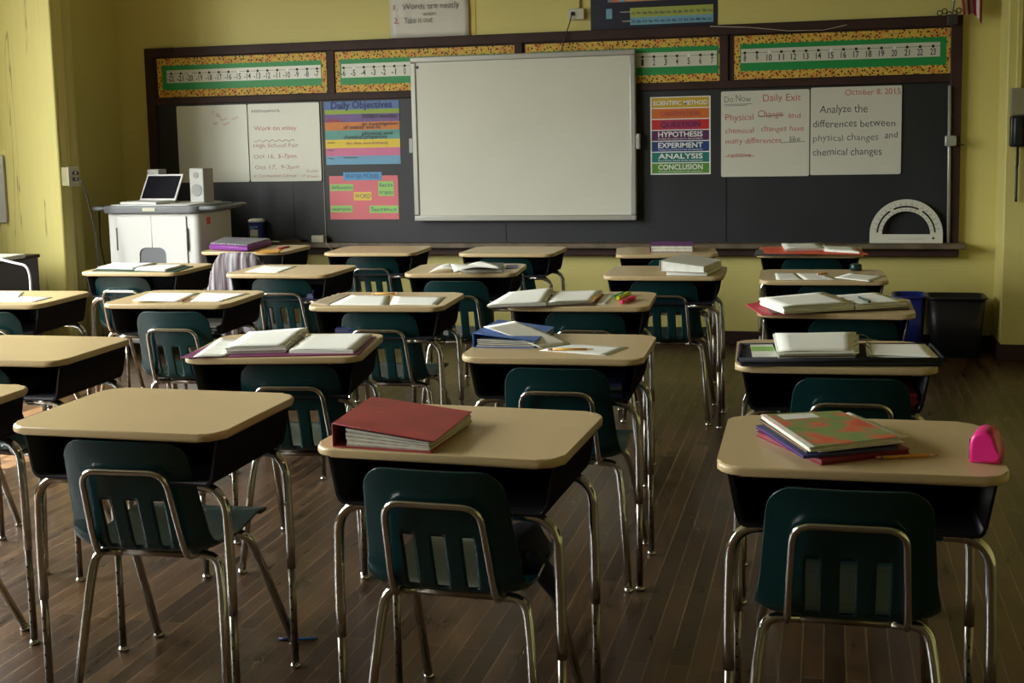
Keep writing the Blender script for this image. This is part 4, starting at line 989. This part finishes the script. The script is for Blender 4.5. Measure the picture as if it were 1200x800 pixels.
# B4 sheets
paper([(-0.2404, 6.0948), (-0.1100, 6.1046), (-0.1598, 6.3961), (-0.2594, 6.3895)], 'left one of three thin sheets on the fourth right column desk')
paper([(-0.1060, 6.1049), (0.0542, 6.1309), (-0.0357, 6.4044), (-0.1556, 6.3964)], 'middle one of three thin sheets, a pencil case corner over it')
paper([(0.1947, 6.0584), (0.2874, 6.3133), (0.1104, 6.4140), (0.0345, 6.2042)], 'right one of three thin sheets, overhanging the fourth right column desk')
pencil((-0.0475, 6.3086), (0.0062, 6.3689), T+.001, 'short orange pencil between the thin sheets in the right column')
a = (0.1419, 6.5332); mb = MB(); mb.lathe([(.024, 0), (.030, .004), (.030, .028), (.024, .034)], 0, 0, 'shell', 16)
o = mb.build('tape_roll'); o.location = (a[0], a[1], T); tag(o, 'dark teal roll at the back corner of the fourth right column desk', 'tape roll')
# B5 orange binder
book('notebook', [(-0.4118, 7.2632), (-0.1181, 7.3000), (-0.1584, 7.6117), (-0.4180, 7.5493)], T, .010, 'grey_cover', 'brown_card', 'dark grey notebook beneath the orange-red binder at the back right', 'notebook')
open_binder('open orange-red binder with white pages on the last desk of the right column', [(-0.3512, 7.3161), (0.2260, 7.2373), (0.1652, 7.6792), (-0.3951, 7.6930)], 'orange_red',
    [(-0.2419, 7.3977), (-0.0233, 7.4839), (-0.0652, 7.7866), (-0.2753, 7.7819)], .012, [(-0.0133, 7.4055), (0.1759, 7.2849), (0.1488, 7.5964), (-0.0391, 7.6739)], .008, [(-0.0183, 7.4576), (-0.0548, 7.7582)], zc=T+.0105, rr=.026)
# A3 open white binder
open_binder('open white binder with curled pages on the third row desk with highlighters', [(-1.3879, 4.9793), (-0.9555, 5.1150), (-0.9770, 5.4646), (-1.3941, 5.3815)], 'brown_card',
    [(-1.3954, 4.9927), (-1.1540, 5.0566), (-1.2128, 5.4585), (-1.4019, 5.3961)], [.006, .014, .024, .010], [(-1.1468, 5.0574), (-0.9739, 5.1542), (-0.9901, 5.4938), (-1.2017, 5.4445)], .010, [(-1.1533, 5.0698), (-1.2056, 5.4441)], rr=.018)
paper([(-0.9605, 5.1422), (-0.9134, 5.1470), (-0.9335, 5.4839), (-0.9885, 5.4849)], 'narrow white sheet between the open white binder and the highlighters')
pencil((-0.9629, 5.1361), (-0.9661, 5.3599), T+.016, 'yellow pencil on the right page of the open white binder')
def marker(p0, p1, m, label, r=.009):
    a = Vector((p0[0], p0[1], T+r)); b = Vector((p1[0], p1[1], T+r)); d = b-a
    o = empty('highlighter', tuple(a), 0, label, 'marker', 'highlighters by the open white binder')
    mb = MB(); mb.tube([(0, 0, 0), d*.02, d*.55], [r*.8, r, r], m, 10); mb.build('marker_body', o)
    mb = MB(); mb.tube([d*.55, d*.95, d], [r*1.12, r*1.05, r*.7], m, 10); mb.build('cap', o)
    return o
marker((-0.9121, 5.3684), (-0.8859, 5.5032), 'hl_green', 'dark green marker, leftmost of the three beside the open white binder', .007)
marker((-0.8850, 5.2859), (-0.8621, 5.4755), 'hl_yellow', 'yellow highlighter between the dark green and pink markers')
marker((-0.8505, 5.1666), (-0.8174, 5.3346), 'hl_pink', 'hot pink highlighter at the right of the open white binder')
# F3 sheets, rough brown paper, pencil
paper([(-2.1212, 5.0117), (-1.8518, 5.0254), (-1.9595, 5.3447), (-2.1484, 5.3426)], 'left one of two white sheets on the third row centre desk')
paper([(-1.8537, 5.0524), (-1.6391, 5.0550), (-1.6809, 5.3255), (-1.9328, 5.3169)], 'right one of two white sheets on the third row centre desk')
mb = MB(); 
q = [(-2.2237, 5.0429), (-2.1235, 4.9979), (-2.1643, 5.3720), (-2.2263, 5.3664)]
mb.sheet(q, T, 'laminate_dull', lambda u, v: .006*abs(math.sin(v*14))*(1-u), 10); tag(mb.build('crumpled_tan_paper'), 'crumpled tan paper along the left edge of the third row centre desk', 'paper')
pencil((-2.0559, 5.3665), (-1.9255, 5.3784), T+.001, 'orange pencil behind the two white sheets on the third row centre desk')
# F4
book('closed_binder', [(-1.8930, 6.2813), (-1.6758, 6.3160), (-1.7486, 6.6307), (-1.9587, 6.6188)], T, .020, 'grey_cover', 'paper2', 'grey binder under crumpled papers on the fourth row centre desk', 'binder')
paper([(-2.0758, 6.2692), (-1.9050, 6.3214), (-1.8692, 6.4817), (-2.0507, 6.5615)], 'crumpled white paper beside the grey binder, left of it', z=T+.001, lift=lambda u, v: .022*abs(math.sin(u*3.0+v*2)), n=10)
paper([(-1.8905, 6.1351), (-1.6698, 6.3137), (-1.8398, 6.5175), (-1.9829, 6.3755)], 'curled white paper on top of the grey binder', z=T+.022, lift=lambda u, v: .016*abs(math.sin(u*3.6+v*1.5)), n=10)
mb = MB(); mb.slab([(-1.7101, 6.5017), (-1.6489, 6.5269), (-1.6821, 6.6793), (-1.7504, 6.6755)], T, T+.004, 'navy_cover'); tag(mb.build('blue_notepad'), 'small dark blue notepad at the back right corner of the crumpled papers desk', 'notepad')
# E5 purple binder, E4 white binder
book('closed_binder', [(-1.0483, 7.4743), (-0.7902, 7.4830), (-0.8195, 7.7614), (-1.0820, 7.7546)], T, .040, 'purple', 'cream', 'closed purple binder with cream pages on the back row', 'binder', None, 3)
q = [(-0.7988, 6.2491), (-0.5859, 6.2337), (-0.5413, 6.5723), (-0.7611, 6.6011)]
book('closed_binder', q, T, .022, 'grey_cover', 'paper', 'grey covered stack of pages under the white binder', 'binder')
q2 = [(-0.8296, 6.2523), (-0.5987, 6.1900), (-0.5382, 6.5344), (-0.7552, 6.6300)]
book('closed_binder', q2, T+.0225, [.052, .030, .030, .052], 'white_vinyl', 'paper2', 'thick closed white binder with a small red picture on its cover', 'binder', None, 3)
c1 = lerp(lerp(q2[0], q2[1], .5), lerp(q2[3], q2[2], .5), .6)
# H4, H3
paper([(-3.1384, 6.2411), (-2.9302, 6.2252), (-2.9664, 6.5616), (-3.1739, 6.5638)], 'single white sheet on the fourth row desk beside the cardigan chair')
paper([(-3.0773, 4.9863), (-2.8673, 5.0359), (-2.9356, 5.3531), (-3.1889, 5.3304)], 'left sheet of the two beside the brown pencil, lifted at its corner', lift=lambda u, v: .010*(1-u)*(1-v))
paper([(-2.8216, 5.0548), (-2.6789, 5.0688), (-2.6724, 5.3575), (-2.9216, 5.3608)], 'right sheet of the two beside the brown pencil')
pencil((-2.8836, 5.1674), (-2.8479, 5.0090), T+.001, 'brown pencil between the two white sheets on the left third row desk', 'brownpencil')
# J4 open folder
open_binder('open dark green folder with white pages on the desk before the cart', [(-4.0870, 6.2233), (-3.5497, 6.2144), (-3.5959, 6.5026), (-4.1626, 6.5177)], 'green_cover',
    [(-4.1105, 6.3112), (-3.8647, 6.2816), (-3.8276, 6.4903), (-4.1100, 6.4988)], [.006, .006, .016, .016], [(-3.8232, 6.2401), (-3.6166, 6.2100), (-3.6363, 6.4956), (-3.8900, 6.4998)], .006)
# J3 papers
paper([(-3.7736, 4.9468), (-3.5768, 4.9661), (-3.5871, 5.1255), (-3.9019, 5.1561)], 'front white sheet on the desk at the left edge by the cabinet')
paper([(-3.8978, 5.0869), (-3.7458, 5.0858), (-3.8714, 5.2992), (-4.0423, 5.3178)], 'rear white sheet on the desk at the left edge by the cabinet', z=T+.0012)
# I5 padded case, orange notebook, pink pencil
q = [(-4.0395, 7.5231), (-3.6825, 7.3853), (-3.7445, 7.8784), (-4.1810, 8.0039)]
c = q[0]; o = empty('padded_case', (c[0], c[1], T), 0, 'padded case with purple sides and grey speckled top in the back row by the cart', 'case'); Q = [(p[0]-c[0], p[1]-c[1]) for p in q]
mb = MB(); mb.slab(Q, 0, .040, 'purple', .012); mb.build('case_body', o)
ci = lerp(lerp(Q[0], Q[2], .5), lerp(Q[1], Q[3], .5), .5)
mb = MB(); mb.slab([lerp(p, ci, .05) for p in Q], .038, .050, 'glitter', .004); mb.build('top_panel', o)
mb = MB(); mb.slab([(-3.5871, 7.3021), (-3.4600, 7.3639), (-3.5366, 7.5683), (-3.6629, 7.5344)], T, T+.004, 'yellow'); tag(mb.build('orange_notepad'), 'orange-yellow notepad at the front edge beside the padded case', 'notepad')
mb = MB(); a = (-3.5549, 7.5678); b = (-3.5451, 7.7225); mb.tube([(a[0], a[1], T+.006), (b[0], b[1], T+.006)], .006, 'pink_red', 8); tag(mb.build('pink_pen'), 'pink pen beside the orange-yellow notepad', 'pen')
# things inside open book boxes
def inbox(k, u, label, m1='paper2', m2='grey_cover', w=.18, h=.035, name='papers_in_desk'):
    x, y, a = DESKS[k]; o = empty(name, (x+u*math.cos(a)-(-.06)*math.sin(a), y+u*math.sin(a)+(-.06)*math.cos(a), DZ-.1435), a, label, 'books')
    mb = MB(); stack(mb, [(-w/2, -.12), (w/2, -.12), (w/2, .12), (-w/2, .12)], 0, h, m1, 5, .008, m2); mb.build('stacked_sheets', o)
inbox('H3', .13, 'papers stacked inside the open box of the left third row desk')
inbox('C2', -.02, 'books inside the open box of the bare second row desk at the left', 'grey_cover', 'navy_cover')
inbox('A2', .12, 'dark books inside the open box of the blue binder desk', 'navy_cover', 'grey_cover', .22, .05)
inbox('B2', .17, 'dark red book inside the box of the black zipper binder desk', 'dark_red', 'dark_red', .16, .05)
inbox('F3', -.10, 'books inside the box of the third row centre desk', 'navy_cover', 'grey_cover', .2, .04)
inbox('H4', .06, 'dark books inside the box of the single sheet desk', 'navy_cover', 'grey_cover', .26, .05)

# cardigan over chair I5 and bag on chair A
x, y, a = CHAIRS['I5']
o = empty('knit_cardigan', (x, y, .0), a, 'grey striped knit cardigan draped over the back of a green school chair', 'cardigan')
mb = MB(); n = 28; rows = []
path = [(-.205, .42, .20), (-.235, .52, .20), (-.265, .62, .198), (-.295, .70, .192), (-.315, .755, .178), (-.332, .795, .160), (-.355, .797, .165), (-.372, .76, .186), (-.372, .68, .202), (-.368, .58, .212), (-.365, .46, .222), (-.362, .34, .228), (-.36, .24, .225)]
for j, (yy, zz_, hw_) in enumerate(path):
    row = []
    for i in range(n+1):
        u = -1+2*i/n; f_ = .010*math.sin(u*17+j*.25)*(1 if j > 5 else .25)
        wrap = .05*abs(u)**3*(1 if j > 5 else -.2)
        row.append(mb.v((u*hw_, yy+(-f_ if j > 5 else 0)+wrap+(.006*math.sin(u*9) if j > 8 else 0), zz_-(.05*abs(u)**4 if 2 < j < 9 else 0)+(.03*math.sin(u*5+1) if j == len(path)-1 else 0))))
    rows.append(row)
for j in range(len(path)-1):
    for i in range(n): mb.face([rows[j][i], rows[j][i+1], rows[j+1][i+1], rows[j+1][i]], 'knit', True)
cl = mb.build('knit_body', o); md = cl.modifiers.new('thick', 'SOLIDIFY'); md.thickness = .008; md.offset = 0
for sx in (-1, 1):
    mb = MB(); mb.tube([(sx*.19, -.31, .66), (sx*.225, -.27, .55), (sx*.232, -.24, .40), (sx*.228, -.23, .26), (sx*.225, -.23, .16)], [.028, .034, .034, .030, .026], 'knit', 10); mb.build('sleeve', o)
x, y, a = CHAIRS['A']
o = empty('dark_bag', (x+.145, y-.10, .455), a, 'dark navy bag slumped over the right side of the front centre chair seat', 'bag')
def blob(mb, c, r, m_, seed, sub=3, amp=.12):
    g = bmesh.ops.create_icosphere(mb.bm, subdivisions=sub, radius=1); rr_ = random.Random(seed); ph = [rr_.uniform(0, 6) for _ in range(3)]
    for v in g['verts']:
        p = v.co.copy(); k = 1+amp*math.sin(p.x*4+ph[0])*math.cos(p.y*3+ph[1])+amp*.6*math.sin(p.z*6+ph[2])
        v.co = Vector((c[0]+p.x*r[0]*k, c[1]+p.y*r[1]*k, c[2]+p.z*r[2]*k))
    for f_ in mb.bm.faces: f_.smooth = True
    mb.mi(m_)
mb = MB(); blob(mb, (-.02, .11, .03), (.055, .12, .055), 'navy', 3); mb.build('bag_body', o)
mb = MB(); mb.tube([(-.01, .02, .035), (.03, .04, .02), (.045, .08, -.03), (.06, .12, -.08), (.06, .14, -.12)], [.02, .026, .028, .024, .010], 'navy', 10); mb.build('hanging_flap', o)
mb = MB(); mb.tube(fillet([(-.03, -.025, -.015), (.02, -.045, -.03), (.05, -.03, .0), (.055, .02, .02)], .02), .0025, 'plate', 6); mb.build('cord', o)
# blue pen on the floor
a = (-1.6230, 3.3364); b = (-1.5025, 3.3641)
o = empty('floor_pen', (a[0], a[1], .0052), 0, 'blue pen lying on the wooden floor beside the front left desk leg', 'pen')
d = Vector((b[0]-a[0], b[1]-a[1], 0))
mb = MB(); mb.tube([(0, 0, 0), d*.9, d], [.0048, .0045, .001], 'pen_blue', 8); mb.build('barrel', o)
mb = MB(); mb.tube([d*.0, d*.42], [.0052, .0052], 'navy_cover', 8); mb.build('cap', o)

# ------------------------------------------------------------------ white cart with laptop and speakers
X0c, X1c, Y0c, Y1c, Hc = -4.99, -4.265, 7.81, 8.33, 1.03
o = empty('laptop_cart', ((X0c+X1c)/2, (Y0c+Y1c)/2, 0), 0, 'white laptop charging cart with grey top and rounded corners by the left wall', 'cart')
hx, hy = (X1c-X0c)/2, (Y1c-Y0c)/2
mb = MB(); mb.prism(rrect(-hx, hx, -hy, hy, .045), 'z', .10, Hc, 'cart', .01, 2); mb.build('cabinet_body', o)
# doors, with the arched opening cut between them
def door(sx):
    mb = MB(); xo = .27; t = .004; y0 = -hy-.012
    aw, ah0, ah1 = .105, .10, .79
    pts = [(sx*.002, Hc-.02), (sx*xo, Hc-.02), (sx*xo, .12), (sx*aw, .12), (sx*aw, ah1-.05)]+[(sx*(aw-.05+.05*math.cos(q)), ah1-.05+.05*math.sin(q)) for q in (PI/8, PI/4, 3*PI/8, PI/2)]+[(sx*.002, ah1)]
    if sx > 0: pts = pts[::-1]
    mb.prism(pts, 'y', y0, y0+.011, 'cart'); d = mb.build('door', o)
    mb = MB(); mb.tube([(sx*(xo+.006), y0, Hc-.10), (sx*(xo+.006), y0, Hc-.26)], .006, 'cart_grey', 8); mb.build('hinge', d)
    return d
door(-1); door(1)
mb = MB(); mb.prism([(-.104, .12), (.104, .12), (.104, .74)]+[(.054+.05*math.cos(q), .74+.05*math.sin(q)) for q in (PI/8, PI/4, 3*PI/8, PI/2)]+[(-.054-.05*math.cos(q), .74+.05*math.sin(q)) for q in (PI/2, 3*PI/8, PI/4, PI/8)]+[(-.104, .74)], 'y', -hy-.003, -hy-.0006, 'cart_grey'); mb.build('arch_panel', o)
mb = MB(); mb.prism(rrect(-hx-.03, hx+.02, -hy-.03, hy+.02, .08), 'z', Hc+.001, Hc+.055, 'cart_grey', .012, 3); tp = mb.build('cart_top', o)
mb = MB(); mb.box(-.05, .05, -hy-.036, -hy-.031, Hc+.018, Hc+.042, 'plate', .002); mb.build('label_plate', tp)
mb = MB(); mb.prism(rrect(-hx+.02, hx-.05, -hy+.0, hy-.03, .05), 'z', Hc+.0555, Hc+.062, 'cart', .002); mb.build('top_mat', tp)
for sx in (-1, 1):
    mb = MB(); xe = sx*(hx+.13)
    mb.tube(fillet([(sx*(hx-.02), -hy+.02, Hc+.035), (xe, -hy+.02, Hc+.035), (xe, hy-.02, Hc+.035), (sx*(hx-.02), hy-.02, Hc+.035)], .06), .016, 'cart_grey', 10); mb.build('handle', o)
mb = MB(); mb.box(hx+.0005, hx+.003, -hy+.12, -hy+.17, Hc-.085, Hc-.035, 'orange_red'); mb.build('red_sticker', o)
for sx in (-1, 1):
    for sy in (-1, 1):
        mb = MB(); mb.tube([(sx*(hx-.08)-.015, sy*(hy-.08), .05), (sx*(hx-.08)+.015, sy*(hy-.08), .05)], .05, 'rubber', 16); mb.build('caster', o)
ZT_ = Hc+.063
cxx, cyy = (X0c+X1c)/2, (Y0c+Y1c)/2
a = (-4.8968, 1.1326); b = (-4.5953, 1.1242)
o = empty('laptop', ((a[0]+b[0])/2, 7.86, ZT_), -.12, 'open white laptop with dark screen on top of the white cart', 'laptop')
lw = (b[0]-a[0])/2+.005
mb = MB(); mb.box(-lw, lw, -.02, .20, 0, .018, 'cart', .004); bs = mb.build('laptop_base', o)
mb = MB(); mb.box(-lw+.02, lw-.02, .06, .18, .0182, .0195, 'speaker'); mb.build('keyboard', bs)
mb = MB(); tl = .075; hz = .185
def scr(x, s_, e): return (x+tl*s_*.35, .20+tl*s_+e, .018+hz*s_)
def scr_slab(x0, x1, s0, s1, e0, e1, m_):
    mb.hexa([scr(x0, s0, e0), scr(x1, s0, e0), scr(x1, s0, e1), scr(x0, s0, e1), scr(x0, s1, e0), scr(x1, s1, e0), scr(x1, s1, e1), scr(x0, s1, e1)], m_)
scr_slab(-lw, lw, 0, 1, 0, .012, 'cart'); lid = mb.build('screen_lid', o)
mb = MB(); scr_slab(-lw+.012, lw-.012, .07, .94, -.0015, -.0002, 'screen'); mb.build('display', lid)
def spk(x, y, w, d, h, label):
    o = empty('speaker', (x, y, ZT_), -.1, label, 'speaker', 'grey computer speakers on the cart')
    mb = MB(); mb.box(-w/2, w/2, -d/2, d/2, 0, h, 'speaker', .008); mb.build('speaker_housing', o)
    mb = MB(); mb.tube([(0, -d/2-.004, h*.36), (0, -d/2-.0005, h*.36)], [w*.36, w*.38], 'speaker_cloth', 24); mb.build('speaker_cone', o); mb = MB(); mb.tube([(0, -d/2-.003, h*.80), (0, -d/2-.0005, h*.80)], [w*.2, w*.2], 'speaker_cloth', 16); mb.build('tweeter', o)
a = (-4.4437, 1.1316); b = (-4.3307, 1.3382)
spk((a[0]+b[0])/2, 8.11, b[0]-a[0]+.005, .13, b[1]-ZT_, 'grey desktop speaker on the right side of the cart top')
a = (-4.8721, 1.3205); b = (-4.7798, 1.3319)
spk((a[0]+b[0])/2+.01, 8.235, .10, .10, b[1]-ZT_, 'grey speaker behind the laptop screen on the cart')
mb = MB(); mb.tube(fillet([(cxx-hx-.155, cyy-.1, Hc+.03), (cxx-hx-.17, cyy-.09, .8), (cxx-hx-.16, cyy-.02, .5), (cxx-hx-.155, cyy, .012)], .08), .006, 'cable', 6)
tag(mb.build('cart_cable'), 'black cable hanging down the left side of the white cart', 'cable')

# ------------------------------------------------------------------ dark cabinet at the left, with white pad and cable
cx1 = (-5.2170, 7.3284); cx1 = (cx1[0]+.0, cx1[1]-.19)
o = empty('low_cabinet', (max(cx1[0]-.38, XL+.395), cx1[1]-.08, 0), .0, 'low dark brown cabinet at the left edge below the peeling wall', 'cabinet')
mb = MB(); mb.box(-.38, .38, -.26, .26, .05, .765, 'cabinet', .003); mb.build('cabinet_body', o)
mb = MB(); mb.box(-.39, .39, -.27, .27, .7655, .79, 'trimwood', .003); mb.build('cabinet_top', o)
mb = MB(); mb.box(-.36, .36, -.24, .24, 0, .0495, 'black'); mb.build('plinth', o)
yf = cx1[1]-.08-.27
rx = (-5.1165, 0.8122)[0]
mb = MB(); mb.box(rx-.32, rx, yf+.015, yf+.26, .7905, .818, 'white_vinyl', .008); rt = tag(mb.build('white_router'), 'flat white device with a cord, on top of the low dark cabinet', 'device')
p1 = (-4.9028, 0.7712); p2 = (-4.8836, 0.7011); p3 = (-4.8857, 0.5927)
mb = MB(); mb.tube(fillet([(rx-.02, yf+.03, .808), (rx+.03, yf-.02, .805), (p1[0], yf-.03, p1[1]), (p2[0], yf-.03, p2[1]), (p3[0], yf-.03, p3[1]), (p3[0]+.02, yf-.03, .009)], .04), .008, 'white_cable', 8)
mb.build('white_cord', rt)

# ------------------------------------------------------------------ bins
def bin_(x, y, w, d, h, m, label):
    o = empty('waste_bin', (x, y, 0), 0, label, 'bin', 'waste bins under the board')
    mb = MB(); t = .006; n = 5
    def loop(k, z, ins): return [mb.v((p[0], p[1], z)) for p in rrect(-w/2*k+ins, w/2*k-ins, -d/2*k+ins, d/2*k-ins, .05, n)]
    A = loop(.84, 0.001, 0); B = loop(1, h, 0); B2 = loop(1, h, t); A2 = loop(.84, t, t); m_ = len(A)
    for P_, Q_ in ((A, B), (B, B2), (B2, A2)):
        for i in range(m_): mb.face([P_[i], P_[(i+1) % m_], Q_[(i+1) % m_], Q_[i]], m, True)
    mb.face(A[::-1], m); mb.face(A2, m); mb.build('bin_body', o, normals=False)
    mb = MB(); pts = rrect(-w/2-.004, w/2+.004, -d/2-.004, d/2+.004, .055, n); mb.tube([(p[0], p[1], h-.004) for p in pts+pts[:1]], .009, m, 8, False); mb.build('rim', o)
bin_(.835, 8.66, .36, .27, .40, 'black', 'black waste bin on the floor in the corner by the right pillar')
bin_(.54, 8.70, .20, .27, .40, 'blue_bin', 'blue recycling bin left of the black waste bin')

# ------------------------------------------------------------------ light: overcast sky through the windows, low sun
w = bpy.data.worlds.new('sky'); bpy.context.scene.world = w; w.use_nodes = True
nt = w.node_tree; bg = nt.nodes['Background']; bg.inputs['Strength'].default_value = 24.0
tc = nt.nodes.new('ShaderNodeTexCoord'); sx = nt.nodes.new('ShaderNodeSeparateXYZ'); rp = nt.nodes.new('ShaderNodeValToRGB')
cr = rp.color_ramp; cr.elements[0].position = .0; cr.elements[0].color = (.16, .16, .13, 1); cr.elements[1].position = .75; cr.elements[1].color = (2.3, 2.27, 2.22, 1)
for p, c in ((.01, (.55, .55, .53, 1)), (.22, (1.1, 1.08, 1.04, 1))):
    e = cr.elements.new(p); e.color = c
nt.links.new(tc.outputs['Generated'], sx.inputs[0]); nt.links.new(sx.outputs['Z'], rp.inputs['Fac']); nt.links.new(rp.outputs['Color'], bg.inputs['Color'])
for i, (a, b) in enumerate(WIN):
    l = bpy.data.lights.new('window_daylight', 'AREA'); l.shape = 'RECTANGLE'; l.size = ZT-ZS-.1; l.size_y = b-a-.1; l.cycles.is_portal = True
    o = bpy.data.objects.new('window_daylight', l); C.objects.link(o); o.location = (XL-.16, (a+b)/2, (ZS+ZT)/2); o.rotation_euler = (0, -PI/2, 0)

sl = bpy.data.lights.new('sun', 'SUN'); sl.energy = 45; sl.angle = .02; sl.color = (1, .93, .82)
so = bpy.data.objects.new('sun', sl); C.objects.link(so)
so.rotation_euler = Vector((1.0, -.02, -1.4)).to_track_quat('-Z', 'Y').to_euler()

# ------------------------------------------------------------------ camera
sc = bpy.context.scene
cam = bpy.data.cameras.new('camera'); co = bpy.data.objects.new('camera', cam); C.objects.link(co)
cam.sensor_fit = 'HORIZONTAL'; cam.sensor_width = 36; cam.lens = 36*1446.3/1200; cam.shift_y = -70/1200; cam.clip_start = .05
FWD = Vector((-0.24747275, 0.96175186, -0.11743340)); RT = Vector((0.96885170, 0.24678135, -0.02062423)); UP = Vector((-0.00914499, 0.11887949, 0.99286658))
Mx = Matrix(((RT.x, UP.x, -FWD.x, 0), (RT.y, UP.y, -FWD.y, 0), (RT.z, UP.z, -FWD.z, 1.5236), (0, 0, 0, 1)))
co.matrix_world = Mx
sc.camera = co
sc.view_settings.view_transform = 'Standard'; sc.view_settings.look = 'None'; sc.view_settings.gamma = 1; sc.view_settings.use_curve_mapping = False
sc.view_settings.exposure = -0.10
sc.cycles.use_denoising = True
sc.cycles.max_bounces = 10; sc.cycles.diffuse_bounces = 6; sc.cycles.sample_clamp_indirect = 6
